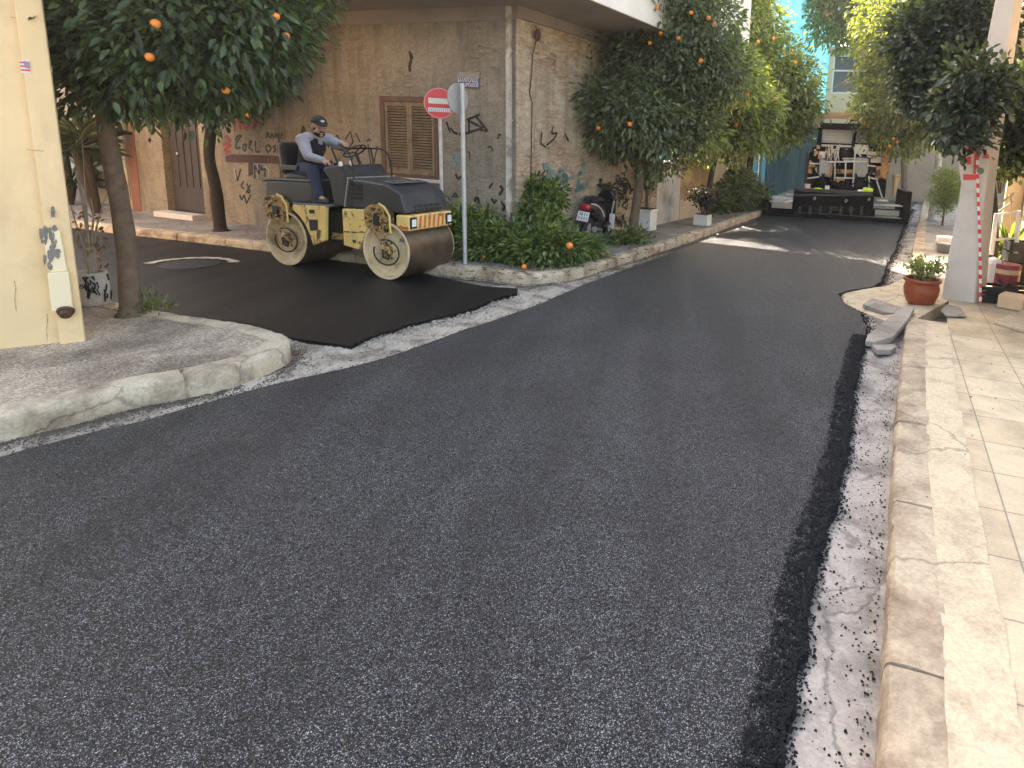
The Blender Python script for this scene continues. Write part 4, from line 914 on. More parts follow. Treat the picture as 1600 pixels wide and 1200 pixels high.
# fallen leaves on the corner kerb and in the gutter
P, Dr, N = [], [], []; rs = np.random.RandomState(31)
for _ in range(260):
    px, py = rs.choice([rs.uniform(700, 960), rs.uniform(960, 1180)]), 0
    py = 425-max(0, px-905)*.34+rs.uniform(-14, 22) if px > 905 else rs.uniform(410, 440)
    q = G(px, py, Z2); zz = Z2+.012 if rs.uniform() < .7 else .006
    P.append((q.x, q.y, Z2+.012)); d = rs.normal(size=3); d[2] = .05; Dr.append(d); N.append((0, 0, 1))
me = leaf_mesh('fallen_leaves', P, Dr, N, .07, .03, M['dryleaf']); o = bpy.data.objects.new('fallen_leaves', me); COL.objects.link(o); tag(o, 'dry leaves scattered over the corner pavement and kerb', 'leaves', None, 'stuff')
# ------------------------------------------------------------------ tandem roller
RYAW = radians(-20); WB, RW_, RAD = 1.70, .95, .37
rf = G(605, 437, -.008); fx = Vector((cos(RYAW), sin(RYAW), 0)); lf_ = Vector((-fx.y, fx.x, 0))
RO = rf-fx*WB+lf_*(RW_/2*.88); RO.z = -.008
rol = empty('road_roller', RO, RYAW); rol.scale = (1, .88, 1); tag(rol, 'yellow and black tandem road roller on the fresh side road', 'road roller')
HWD = RW_/2
def yy2(mb, poly, y0, y1, m=0): mb.xz(poly, y0, y1, m); mb.xz(poly, -y0, -y1, m); return mb
# drums
AX = Matrix.Rotation(pi/2, 4, 'X')
for x in (0, WB):
    mb = MB(); T = Matrix.Translation((x, 0, RAD)) @ AX
    mb.lathe([(RAD-.012, -HWD), (RAD, -HWD+.012), (RAD, HWD-.012), (RAD-.012, HWD)], T, 64, 0, False)
    dr = mb.build('drum', M['drum_steel'], rol, smooth=True)
    for sgn in (1, -1):                                       # local z of the lathe runs to -y for +1
        Q = Matrix.Translation((x, -sgn*HWD, RAD)) @ (Matrix.Rotation(pi/2, 4, 'X') if sgn > 0 else Matrix.Rotation(-pi/2, 4, 'X'))
        mb = MB(); mb.lathe([(RAD-.004, -.004), (RAD-.004, .006), (RAD-.03, .006), (RAD-.035, -.09), (RAD*.55, -.13), (RAD*.50, -.10), (RAD*.34, -.09), (RAD*.30, -.05), (.0001, -.05)], Q, 48, 0, False)
        mb.build('drum_end', M['drum_face'], rol, smooth=True)
        hb_ = MB(); hb_.lathe([(.075, -.06), (.075, .02), (.05, .035), (.0001, .035)], Q, 20)
        for k in range(6): hb_.ball(Q @ Vector((.11*cos(k*pi/3), .11*sin(k*pi/3), -.035)), .014, 8, 6)
        hb_.build('hub', M['rol_grime'], rol, smooth=True)
        hs = MB()
        hs.tube([Q @ Vector((.20*cos(a), .20*sin(a)*.8-.02, .0)) for a in [radians(-200+i*14) for i in range(24)]], .011, 6)
        hs.tube([Q @ Vector(v) for v in ((.02, .0, .045), (.09, -.05, .05), (.05, -.1, .02), (-.02, -.08, .04), (-.01, .02, .05))], .012, 6)
        hs.build('hydraulic_hose', M['rol_dark'], rol, smooth='all')
def prof(name, poly, y0, y1, mat, both=False, bevel=.012):
    if both: MB().xz(poly, -y0, -y1).build(name, mat, rol, bevel=bevel)
    return MB().xz(poly, y0, y1).build(name, mat, rol, bevel=bevel)
# rear cowl, side panels, deck
prof('rear_body', [(-.36, 1.10), (-.30, 1.13), (.43, 1.15), (.48, 1.13), (.50, .89), (.16, .84), (.02, .79), (-.30, .79), (-.38, .86)], -.44, .44, M['rol_black'], bevel=.03)
prof('body_trim', [(-.40, 1.105), (-.30, 1.135), (.44, 1.155), (.44, 1.168), (-.31, 1.15), (-.42, 1.12)], -.455, .455, plain('pale cowl top', (.17, .155, .13), .7, var=.2, sc=6), bevel=.004)  # top lip given a paler tone than the cowl
prof('side_panel', [(.14, .835), (.72, .855), (.68, .40), (.47, .32), (.42, .45), (.35, .58), (.25, .69), (.15, .76)], -.468, -.40, M['rol_yellow'], True, .012)
prof('recess_shade_plate', [(.42, .66), (.58, .67), (.57, .53), (.44, .51)], -.475, -.468, M['rol_dark'], True, .003)  # flat black plate painted in for the shade of an opening
prof('panel_latch', [(.44, .79), (.53, .795), (.53, .745), (.44, .74)], -.474, -.468, M['rol_dark'], True, .002)
prof('deck', [(.14, .862), (.78, .878), (.78, .850), (.14, .836)], -.46, .46, plain('worn grey deck', (.20, .18, .155), .7, var=.3, sc=8), bevel=.004)
prof('chassis', [(.30, .80), (1.25, .80), (1.22, .45), (.90, .34), (.62, .40), (.5, .52)], -.34, .34, M['rol_dark'])
mb = MB(); mb.cyl((.84, 0, .34), (.84, 0, .84), .09); 
for y in (-.2, .2): mb.tube([(.62, y, .66), (.80, y*1.5, .6), (1.02, y, .68)], .018, 6)
mb.box(.7, .98, -.36, -.33, .42, .5); mb.build('pivot', M['rol_grime'], rol, smooth=True)
# front: hood, side panels, grilles
prof('front_panel', [(1.00, .845), (1.42, .865), (1.40, .62), (1.32, .46), (1.24, .34), (1.00, .37)], -.468, -.40, M['rol_yellow'], True, .012)
mb = MB()
for p in ((1.03, .56), (1.15, .565), (1.28, .58)): mb.xz([(p[0], p[1]), (p[0]+.07, p[1]+.003), (p[0]+.07, p[1]-.012), (p[0], p[1]-.015)], -.4745, -.468)
mb.xz([(1.16, .46), (1.21, .46), (1.21, .42), (1.16, .42)], -.476, -.468); mb.xz([(1.0, .555), (1.42, .575), (1.42, .57), (1.0, .55)], -.4715, -.468); mb.build('panel_chips', M['rust'], rol)
prof('rear_housing', [(1.02, .86), (1.10, 1.22), (1.17, 1.24), (1.17, .86)], -.44, .44, M['rol_black'], bevel=.02)
vs = []
hx0, hx1 = 1.165, 1.97
top = [(1.165, 1.24), (1.55, 1.215), (1.90, 1.10), (2.03, .855)]
mb = MB(); mb.ext([(1.165, -.45, .865), (1.165, -.45, 1.235), (1.68, -.45, 1.20), (1.93, -.45, 1.10), (2.01, -.45, .855)], (0, .9, 0)); mb.build('hood', M['rol_black'], rol, bevel=.03, seg=3)
mb = MB()
Tt = Matrix.Translation((1.57, 0, 1.222)) @ Matrix.Rotation(.075, 4, 'Y')
for k in range(4):
    y = -.30+k*.155
    mb.box(.04, .16, y, y+.125, 0, .006, Tt)
mb.build('top_grille', M['rol_dark'], rol)
mb = MB(); mb.box(.02, .18, -.33, -.305, 0, .008, Tt); mb.box(.02, .18, .295, .32, 0, .008, Tt); mb.box(.02, .038, -.305, .295, 0, .008, Tt); mb.box(.162, .18, -.305, .295, 0, .008, Tt)
for k in range(3): mb.box(.038, .162, -.172+k*.155, -.148+k*.155, 0, .008, Tt)
mb.build('grille_frame', plain('pale grille frame', (.22, .21, .19), .6), rol)
Tf = Matrix.Translation((1.965, 0, .985)) @ Matrix.Rotation(radians(72), 4, 'Y'); mb = MB()
for k in range(5):
    for r_ in range(2): mb.box(.04+r_*.05, .075+r_*.05, -.26+k*.115, -.26+k*.115+.09, -.004, .012, Tf)
mb.build('front_grille', M['rol_dark'], rol)
mb = MB()
for k in range(9):
    for r_ in range(4): mb.box(1.135+k*.024, 1.150+k*.024, -.4555, -.449, .975+r_*.055, 1.018+r_*.055)
mb.build('side_grille', M['rol_dark'], rol)
mb = MB(); mb.box(1.10, 1.115, -.46, .46, 1.235, 1.25); mb.tube([(1.03, -.455, .87), (1.11, -.455, 1.235)], .008, 6); mb.build('body_trim', plain('pale edge strip', (.30, .28, .25), .6), rol)  # edge strips paler than the hood
# front beam with hazard stripes and lamps
mb = MB(); mb.box(1.86, 2.05, -.46, .46, .645, .835); mb.build('front_beam', M['rol_yellow'], rol, bevel=.015)
mb = MB()
for k in range(6):
    y = -.26+k*.095; mb.add([(2.053, y, .66), (2.053, y+.045, .66), (2.053, y+.07, .82), (2.053, y+.025, .82)], [(0, 1, 2, 3)])
mb.box(1.88, 2.05, -.4635, -.461, .66, .70); mb.build('hazard_stripes', M['red_stripe'], rol)
for y in (-.37, .38):
    h = MB().box(2.046, 2.066, y-.065, y+.065, .67, .81).build('headlight', M['rol_dark'], rol, bevel=.008)
    MB().box(2.066, 2.072, y-.042, y+.042, .695, .785).build('lens', M['lamp'], h, bevel=.01)
mb = MB(); mb.box(1.93, 1.97, -.45, .45, .55, .64); mb.box(1.90, 1.99, -.46, .46, .50, .54)
for k in range(8): mb.box(1.97, 1.98, -.42+k*.11, -.36+k*.11, .56, .62)
mb.build('scraper', plain('grey scraper bar', (.16, .15, .14), .7, var=.4, sc=12), rol, bevel=.005)
# drum yokes: greasy cast housings with the arm down to each hub
for x in (-.14, WB-.12):
    random.seed(int(x*100)+40)
    for sg in (-1, 1):
        mb = MB(); P_ = lambda pts: [(x+a, z) for a, z in pts]
        mb.xz(P_([(-.20, .70), (-.21, .86), (-.13, .93), (.09, .95), (.20, .84), (.21, .66), (.10, .60), (-.10, .60)]), sg*.40, sg*.485)
        for _ in range(26):
            a, z = x+random.uniform(-.19, .18), random.uniform(.64, .90); s = random.uniform(.012, .035)
            mb.box(a-s, a+s, min(sg*.483, sg*random.uniform(.495, .515)), max(sg*.483, sg*.505), z-s*.6, z+s*.6)
        for dx in (-.06, .06): mb.xz([(x+dx*1.6-.014, .66), (x+dx*1.6+.014, .66), (x+.13+dx*.4+.012, .40), (x+.13+dx*.4-.012, .40)], sg*.478, sg*.497)
        mb.build('drum_yoke', M['rol_grime'], rol, bevel=.006)
        mb = MB(); mb.box(x-.035, x+.045, min(sg*.486, sg*.519), max(sg*.486, sg*.519), .69, .80); mb.build('opening_shade_block', M['rol_dark'], rol)  # black block stands in for the shade inside a square hole
        mb = MB(); mb.tube([(x+.05, sg*.50, .96), (x+.13, sg*.505, .93), (x+.215, sg*.505, .82), (x+.225, sg*.505, .60)], .012, 6); mb.build('guard_rail', M['rol_yellow'], rol, smooth=True)
# seat, console, wheel, rails
mb = MB(); mb.box(-.20, .28, -.25, .25, 1.14, 1.23); mb.build('seat', M['vinyl'], rol, bevel=.03, seg=3)
mb = MB(); mb.box(-.06, .06, -.27, .27, -.22, .22, Matrix.Translation((-.23, 0, 1.42)) @ Matrix.Rotation(-.12, 4, 'Y')); mb.build('seat_back', M['vinyl'], rol, bevel=.05, seg=3)
for y in (-.285, .285): MB().box(-.20, .10, y-.025, y+.025, 1.27, 1.34).build('armrest', M['vinyl'], rol, bevel=.015)
mb = MB(); mb.xz([(.80, .87), (.74, 1.20), (.64, 1.31), (.66, 1.35), (.94, 1.40), (1.02, 1.30), (1.035, .87)], -.40, .40); mb.build('console', M['rol_black'], rol, bevel=.03, seg=3)
mb = MB(); mb.tube([(.70, -.30, 1.33), (.665, -.27, 1.40)], .012, 6); mb.ball((.66, -.268, 1.415), .026, 8, 6); mb.build('control_lever', M['rol_dark'], rol)
WT = Matrix.Translation((.72, .12, 1.56)) @ Matrix.Rotation(radians(-32), 4, 'Y')
mb = MB(); mb.tube([WT @ Vector((.16*cos(a), .16*sin(a), 0)) for a in [i*2*pi/28 for i in range(29)]], .011, 6)
for a in (0, 2.1, 4.2): mb.tube([WT @ Vector((.16*cos(a), .16*sin(a), 0)), WT @ Vector((0, 0, -.02))], .009, 6)
mb.tube([WT @ Vector((0, 0, -.03)), (.82, .12, 1.36)], .022, 8); mb.build('steering_wheel', M['rol_dark'], rol, smooth=True)
mb = MB()
for y in (-.36, .38): mb.tube(chaikin([(0.77, y, 1.60), (1.03, y, 1.60), (1.12, y, 1.42), (1.12, y, 1.22)], 2), .013, 6)
mb.tube([(0.77, -.36, 1.60), (0.77, .38, 1.60)], .013, 6); mb.tube([(0.77, .38, 1.60), (0.83, .36, 1.38)], .013, 6); mb.tube([(0.77, -.36, 1.60), (0.85, -.33, 1.38)], .013, 6)
mb.build('handrail', M['rol_dark'], rol, smooth=True)
for p in ((.99, -.25, 1.42), (.93, -.38, 1.40)):
    wl_ = MB().ball(p, (.028, .028, .04), 10, 8).build('work_lamp', M['lamp'], rol, smooth='all')
mb = MB(); mb.tube([(.97, -.28, 1.34), (.99, -.25, 1.42), (1.0, -.25, 1.47)], .01, 6); mb.ball((1.0, -.25, 1.48), .02, 8, 6); mb.build('lamp_bracket', M['rol_dark'], rol)

# ------------------------------------------------------------------ driver
def remeshed(mb, name, mat, parent, vox=.011, sm=4, extra=None):
    o = mb.build('tmp', mat); r = o.modifiers.new('r', 'REMESH'); r.mode = 'VOXEL'; r.voxel_size = vox
    s = o.modifiers.new('s', 'SMOOTH'); s.factor = .5; s.iterations = sm
    dg = bpy.context.evaluated_depsgraph_get(); me = bpy.data.meshes.new_from_object(o.evaluated_get(dg)); me.name = name
    bpy.data.objects.remove(o); me.materials.clear(); me.materials.append(mat)
    for p in me.polygons: p.use_smooth = True
    q = bpy.data.objects.new(name, me); COL.objects.link(q); q.parent = parent; return q
def limb(mb, pts, rs, n=12):
    pts = [Vector(p) for p in pts]
    mb.tube(pts, rs, n)
    for p, r in zip(pts, rs): mb.ball(p, r*.99, 12, 8)
J = dict(pel=(-.20, 0, 1.30), wai=(-.17, -.005, 1.42), che=(-.08, -.02, 1.60), nb=(.02, -.03, 1.735), hd=(.085, -.045, 1.87),
         rs=(-.05, -.20, 1.68), re=(.13, -.275, 1.47), rw=(.36, -.255, 1.43), ls=(.03, .15, 1.69), le=(.22, .215, 1.60), lw=(.335, .07, 1.655),
         rh=(-.17, -.10, 1.27), rk=(.19, -.27, 1.30), ra=(.37, -.36, .965), rt=(.51, -.37, .912), lh=(-.17, .10, 1.27), lk=(.24, .13, 1.31), la=(.36, .14, .965), lt=(.51, .15, .912))
J = {k: Vector(v)+Vector((.19, 0, 0)) for k, v in J.items()}
per = empty('person', RO, RYAW); tag(per, 'person in black cap, grey sleeved jacket and jeans driving the road roller', 'person')
mb = MB()
limb(mb, [J['pel'], J['wai'], J['che']], [.13, .115, .14]); limb(mb, [J['che'], J['nb'], J['hd']-Vector((0, 0, .05))], [.10, .058, .052])
for s in 'rl':
    limb(mb, [J[s+'s'], J[s+'e'], J[s+'w']], [.055, .042, .028]); limb(mb, [J[s+'h'], J[s+'k'], J[s+'a']], [.085, .06, .042]); limb(mb, [J[s+'a'], J[s+'t']], [.04, .03])
HF = (Vector((.85, -.38, -.22))).normalized(); HU = Vector((0.2, -.1, .95)); HU = (HU-HF*HU.dot(HF)).normalized(); HS = HF.cross(HU)
HMt = Matrix((HF, HS, HU)).transposed().to_4x4(); HMt.translation = J['hd']       # head axes: x to the face, z up
def hb(p, r): 
    m2 = MB(); m2.ball((0, 0, 0), 1, 16, 10); vs = [HMt @ Vector((v[0]*r[0]+p[0], v[1]*r[1]+p[1], v[2]*r[2]+p[2])) for v in m2.v]; mb.add(vs, m2.f)
hb((-.01, 0, .03), (.098, .078, .10)); hb((.025, 0, -.055), (.072, .06, .075)); hb((.105, 0, -.02), (.018, .014, .03)); hb((.088, 0, .008), (.014, .05, .014)); hb((.075, 0, -.105), (.03, .03, .022))
for s in (-1, 1): hb((-.005, s*.08, -.01), (.024, .014, .036)); hb((.06, s*.04, -.035), (.03, .022, .024))
hb((.088, 0, -.068), (.016, .026, .012))
# hands: palm, four fingers closing, thumb
def hand(wr, d, nrm, thumb):
    d = Vector(d).normalized(); nrm = Vector(nrm); nrm = (nrm-d*nrm.dot(d)).normalized(); sd = d.cross(nrm)
    for k in range(4): limb(mb, [wr+sd*((k-1.5)*.009), wr+d*.085+sd*((k-1.5)*.021)], [.018, .014], 8)
    for k, ln in enumerate((.062, .074, .070, .055)):
        a = wr+d*.088+sd*((k-1.5)*.021); b_ = a+d*ln*.5-nrm*ln*.22; c_ = b_+d*ln*.15-nrm*ln*.45; limb(mb, [a, b_, c_], [.0105, .0098, .0085], 8)
    a = wr+d*.03+sd*thumb*.03; limb(mb, [a, a+d*.035+sd*thumb*.025-nrm*.012, a+d*.065+sd*thumb*.018-nrm*.035], [.0125, .0115, .0095], 8)
hand(J['rw'], (.95, .05, -.12), (0, -.1, 1), 1); hand(J['lw'], (.9, -.25, .0), (.1, 0, 1), -1)
remeshed(mb, 'body', M['skin'], per, .0075, 2)
# clothes
mb = MB(); limb(mb, [J['pel']+Vector((0, 0, .03)), J['wai'], J['che']], [.15, .142, .168], 16); mb.ball(J['che']+Vector((.02, 0, .06)), (.12, .175, .09), 16, 10); limb(mb, [J['che']+Vector((.03, -.01, .06)), J['nb']], [.10, .074], 12)
remeshed(mb, 'vest', M['vest'], per, .012, 3)
for s in 'rl':
    mb = MB(); sh, el, wr = J[s+'s'], J[s+'e'], J[s+'w']; inn = J['che']+Vector((.03, (.07 if s == 'l' else -.09), .10))
    pts = [inn, sh, sh.lerp(el, .5), el, el.lerp(wr, .5), wr-(wr-el)*.06]; limb(mb, pts, [.088, .086, .072, .064, .056, .045]); limb(mb, [inn, J['nb']+Vector((-.02, (.045 if s == 'l' else -.05), -.01))], [.07, .05]); remeshed(mb, 'sleeve', M['jacket'], per, .011, 2)
mb = MB(); cl = [J['che']+Vector((.135, -.055, .10)), J['che']+Vector((.165, -.035, .05)), J['che']+Vector((.175, -.02, -.02))]
mb.tube([J['nb']+Vector((.02, -.07, .0)), J['nb']+Vector((.075, -.03, -.03)), J['che']+Vector((.15, -.03, .03))], [.02, .022, .012], 8); mb.tube([J['nb']+Vector((.03, .05, .0)), J['nb']+Vector((.085, .01, -.03)), J['che']+Vector((.16, .0, .02))], [.02, .022, .012], 8)
remeshed(mb, 'collar', M['jacket'], per, .008, 1)
mb = MB(); limb(mb, [J['rh'], J['lh']], [.125, .125]); mb.ball(J['pel']+Vector((0, 0, -.0)), (.14, .17, .12), 16, 10)
for s in 'rl': h, k, a = J[s+'h'], J[s+'k'], J[s+'a']; limb(mb, [h, h.lerp(k, .5), k, k.lerp(a, .45), a], [.115, .10, .085, .075, .062])
remeshed(mb, 'trousers', M['jeans'], per, .012, 2)
for s in 'rl':
    mb = MB(); a, t = J[s+'a'], J[s+'t']; limb(mb, [a+Vector((-.03, 0, -.02)), a+Vector((.05, 0, -.045)), t+Vector((.01, 0, .0))], [.05, .047, .036]); mb.box(a.x-.075, t.x+.045, a.y-.045, a.y+.04, .884, .905)
    remeshed(mb, 'shoe', M['shoe'], per, .009, 2)
mb = MB(); m2 = MB(); m2.ball((0, 0, 0), 1, 20, 12)
cap_v = [HMt @ Vector((v[0]*.112-.012, v[1]*.094, max(v[2], -.12)*.085+.055)) for v in m2.v]; mb.add(cap_v, m2.f)
mb.add([HMt @ Vector(v) for v in [(.06, -.075, .05), (.12, -.07, .045), (.165, -.035, .035), (.172, 0, .033), (.165, .035, .035), (.12, .07, .045), (.06, .075, .05)]]+[HMt @ Vector(v) for v in [(.06, -.075, .062), (.12, -.07, .057), (.165, -.035, .047), (.172, 0, .045), (.165, .035, .047), (.12, .07, .057), (.06, .075, .062)]],
       [tuple(range(7)), tuple(range(7, 14))[::-1]]+[(i, (i+1) % 7, 7+(i+1) % 7, 7+i) for i in range(7)])
cp = mb.build('cap', M['cap'], per, smooth=True)
mb = MB(); m2 = MB(); m2.ball((0, 0, 0), 1, 8, 6); mb.add([HMt @ Vector((v[0]*.01+.092, v[1]*.026-.012, v[2]*.016+.088)) for v in m2.v], m2.f); mb.build('cap_badge', M['white'], cp, smooth='all')
mb = MB(); m2 = MB(); m2.ball((0, 0, 0), 1, 16, 10)
mb.add([HMt @ Vector((v[0]*.074+.024, v[1]*.066, v[2]*.05-.096)) for v in m2.v], m2.f)
mb.add([HMt @ Vector((v[0]*.012+.103, v[1]*.034, v[2]*.010-.055)) for v in m2.v], m2.f)
mb.add([HMt @ Vector((v[0]*.08-.025, v[1]*.081, v[2]*.06-.02)) for v in m2.v], m2.f)
mb.build('hair', M['hair'], per, smooth='all')
mb = MB()
for s in (-1, 1): mb.add([HMt @ Vector((v[0]*.008+.088, v[1]*.013+s*.03, v[2]*.007-.003)) for v in m2.v], m2.f)
mb.build('eyes', M['hair'], per, smooth='all')

# ------------------------------------------------------------------ asphalt paver seen from behind
pa_ = G(1197, 336); pb_ = G(1421, 350); px_ = (pb_-pa_).normalized(); PAZ = atan2(px_.y, px_.x); PW = (pb_-pa_).length
pav = empty('asphalt_paver', (pa_+pb_)/2, PAZ); tag(pav, 'wide black and orange asphalt paver under a tan canopy on the new road', 'paver')
pm = (pa_+pb_)/2; pn = Vector((-px_.y, px_.x, 0))
def pv(X, Y, yo=0.0):                                     # a point of the enlarged photograph on the machine's cross plane yo behind its rear
    px, py = 1160+X/5.333, 140+Y/5.333
    P = pm+pn*yo; n = pn; r = ray(px, py); t = ((P-EYE).dot(n))/r.dot(n); q = EYE+r*t
    return ((q-pm).dot(px_), q.z)
def pbox(name, X0, Y0, X1, Y1, y0, y1, mat, bevel=.015, parent=None, mb=None):
    a, b = pv(X0, Y0, y0), pv(X1, Y1, y0); x0, x1 = sorted((a[0], b[0])); z0, z1 = sorted((a[1], b[1])); z0 = max(z0, .0)
    m_ = mb or MB(); m_.box(x0, x1, y0, y1, z0, z1)
    return m_ if mb is not None else m_.build(name, mat, parent or pav, bevel=bevel)
print('paver w', PW, 'canopy', pv(740, 185, 2.0), 'screed', pv(430, 840, 0.3), pv(1080, 1000, .3))
pbox('skid_plate', 180, 1050, 1385, 1095, -.05, .35, M['pav_black'])
pbox('screed', 430, 850, 1085, 1050, .12, .75, M['pav_black'], .03)
pbox('screed_apron', 420, 960, 1100, 1060, .02, .115, M['pav_black'], .01)
for k in range(7): pbox('screed_rib', 470+k*86, 972, 486+k*86, 1046, -.02, .02, M['pav_dark'], .004)
MB().tube([z0_ for z0_ in ((pv(432, 880, .1)[0], .1, pv(432, 880, .1)[1]), (pv(1080, 880, .1)[0], .1, pv(1080, 880, .1)[1]))], .03, 8).build('screed_pipe', M['pav_dark'], pav, smooth=True)
pbox('screed_lip', 430, 846, 1085, 856, .08, .76, M['pav_dark'], .005)
for X0, X1, lab in ((185, 428, 0), (1088, 1375, 1)):
    pbox('screed_extension', X0, 945 if not lab else 1000, X1, 1062, .08, .6, M['pav_black'], .02)
    pbox('extension_cover', X0+60 if not lab else X0+20, 940 if not lab else 1000, X1-15 if not lab else X1-70, 995 if not lab else 1055, .05, .075, M['pav_grey'], .01)
pw_ = [(250, 892, 420, 918), (360, 872, 460, 884), (1100, 958, 1345, 980), (1120, 918, 1215, 936)]
for i, (a, b_, c_, d_) in enumerate(pw_): pbox('footboard', a, b_, c_, d_, .0 if i % 2 == 0 else .25, .5 if i % 2 == 0 else .6, M['pav_plate'], .008)
pbox('end_plate', 1358, 850, 1390, 1090, -.1, 1.2, M['pav_black']); pbox('end_plate', 180, 930, 205, 1080, -.1, 1.2, M['pav_black'])
pbox('engine_body', 560, 520, 1190, 900, 1.3, 4.2, M['pav_black'], .04)
for q in ((590, 470, 715, 560, 1.15, 1.6), (1065, 420, 1165, 520, 1.15, 1.6), (560, 740, 745, 830, .8, 1.3), (880, 740, 1060, 860, .8, 1.3)): pbox('side_hood', *q, M['pav_black'], .05)
pbox('control_panel', 1052, 555, 1160, 612, 1.0, 1.14, M['white'], .02); pbox('control_panel', 1052, 530, 1172, 552, .98, 1.14, M['white'], .015); pbox('control_panel', 640, 515, 690, 585, 1.0, 1.14, M['white'], .015)
for a in ((645, 575, 742, 728), (945, 565, 1042, 735)):
    pbox('seat_back', *a, .85, .98, M['pav_grey'], .05)
    mb = MB(); X0, Y0, X1, Y1 = a; pbox('', X0-12, Y0-8, X1+14, Y1+10, .99, 1.05, None, mb=mb); mb.build('seat_frame', M['pav_black'], pav, bevel=.03)
z_ = lambda X, Y, yo: (pv(X, Y, yo)[0], yo, pv(X, Y, yo)[1])
mb = MB(); mb.ext([z_(812, 480, .95), z_(925, 480, .95), z_(940, 560, .95), z_(920, 605, .95), z_(840, 605, .95), z_(812, 560, .95)], (0, .3, 0)); mb.build('instrument_hood', M['pav_black'], pav, bevel=.02)
mb = MB()
for r_ in range(2):
    for k in range(6): pbox('', 838+k*17+r_*8, 568+r_*18, 850+k*17+r_*8, 582+r_*18, .93, .95, None, mb=mb)
mb.build('instruments', M['pav_plate'], pav)
pbox('cross_beam', 765, 662, 935, 708, .9, 1.2, M['pav_orange'], .02); pbox('gearbox', 772, 738, 850, 792, .7, 1.2, plain('dusty yellow casing', (.62, .40, .10), .6, var=.2, sc=8), .02); pbox('gearbox', 775, 795, 812, 835, .7, 1.1, M['pav_grey'], .02)
mb = MB()
for X0, Y0, X1, Y1 in ((1176, 480, 1190, 740), (1212, 470, 1222, 700), (556, 600, 580, 700), (732, 640, 746, 735), (1120, 640, 1146, 740)): pbox('side_frame', X0, Y0, X1, Y1, .8, .95, M['pav_orange'], .01)
for a, b_ in (((1185, 740), (1150, 690)), ((1215, 470), (1160, 500)), ((560, 590), (600, 640)), ((1226, 600), (1190, 750))): MB().tube([z_(*a, .85), z_(*b_, .85)], .025, 6).build('frame_strut', M['pav_orange'], pav)
rods = [[(772, 600), (765, 975)], [(812, 455), (765, 640)], [(945, 460), (930, 640), (915, 915)], [(862, 600), (856, 740)], [(1055, 720), (1058, 945)], [(540, 740), (640, 728)], [(765, 735), (935, 738)], [(1045, 460), (1045, 560)], [(560, 618), (640, 618)], [(700, 604), (1040, 600)], [(945, 500), (990, 560)], [(570, 900), (600, 830)], [(1120, 760), (1165, 900)], [(1045, 632), (1110, 640)], [(1050, 730), (1130, 750)]]
for q in rods: MB().tube([z_(*p, .62) for p in q], .022, 7).build('rod', M['pav_plate'], pav, smooth=True)
for q in ((735, 975, 795, 1012), (880, 985, 935, 1010)): pbox('rod_foot', *q, .0, .1, M['pav_grey'] if False else M['rol_dark'], .01)
mb = MB(); random.seed(12)
for _ in range(16):
    X, Y = random.uniform(700, 1060), random.uniform(770, 850); q = z_(X, Y, .5); mb.ball(q, random.uniform(.05, .11), 8, 6, 0, .2)
for _ in range(10):
    X = random.uniform(600, 1100); mb.tube([z_(X, 700, .7), z_(X+random.uniform(-60, 60), 760, .6), z_(X+random.uniform(-80, 80), 840, .6)], .02, 6)
mb.build('hose', M['pav_black'], pav, smooth='all')
random.seed(14)
for k in range(14):
    x0 = random.uniform(690, 800); MB().tube([z_(x0, random.uniform(470, 500), .9), z_(x0+random.uniform(-30, 20), 560, .8), z_(x0+random.uniform(-40, 20), random.uniform(590, 650), .9)], .018, 5).build('hydraulic_pipe', M['pav_orange'] if k % 2 else M['pav_plate'], pav, smooth='all')
for X, Y in ((600, 905), (862, 925), (1053, 912)): MB().tube([z_(X, Y-12, .1), z_(X+12, Y, .1), z_(X, Y+14, .1), z_(X-9, Y, .1)], .014, 6).build('hook', M['pav_plate'], pav, smooth='all')
random.seed(77)
for k in range(46):
    X, Y = random.choice([random.uniform(565, 650), random.uniform(745, 940), random.uniform(1050, 1150), random.uniform(690, 800)]), random.uniform(455, 760); w2, h2 = random.uniform(5, 26), random.uniform(5, 34); y0 = random.uniform(.78, 1.02)
    pbox('bracket' if k % 3 else 'pipe_block', X, Y, X+w2, Y+h2, y0, y0+.12, random.choice([M['pav_orange'], M['pav_plate'], M['pav_black'], M['pav_grey'], M['pav_orange'], M['rol_grime']]), .006)
# canopy
cz = [z_(600, 215, 1.0), z_(742, 182, 1.0), z_(1010, 215, 1.0), z_(1120, 275, 1.0)]
mb = MB(); lo = [z_(604, 262, 1.0), z_(742, 240, 1.0), z_(1005, 252, 1.0), z_(1120, 300, 1.0)]
d_ = Vector((0, 2.4, .12)); a_ = [Vector(v) for v in cz]; l_ = [Vector(v) for v in lo]
vs = a_+l_+[v+d_ for v in a_]; mb.add(vs, [(0, 1, 5, 4), (1, 2, 6, 5), (2, 3, 7, 6), (0, 8, 9, 1), (1, 9, 10, 2), (2, 10, 11, 3)])
mb.ext([l_[0]+Vector((0, -.01, 0)), l_[0]+Vector((.12, -.01, .0)), Vector(z_(650, 310, 1.0)), Vector(z_(640, 320, 1.0))], (0, .02, 0))
tm, tn, tl, tp2 = nmat('tan translucent canvas'); tp2.inputs['Base Color'].default_value = (.66, .48, .30, 1); tp2.inputs['Roughness'].default_value = .85
tt = tn.new('ShaderNodeBsdfTranslucent'); tt.inputs[0].default_value = (.78, .56, .34, 1); tx = tn.new('ShaderNodeMixShader'); tx.inputs[0].default_value = .5; tl.new(tp2.outputs[0], tx.inputs[1]); tl.new(tt.outputs[0], tx.inputs[2]); tl.new(tx.outputs[0], tn['Material Output'].inputs[0])
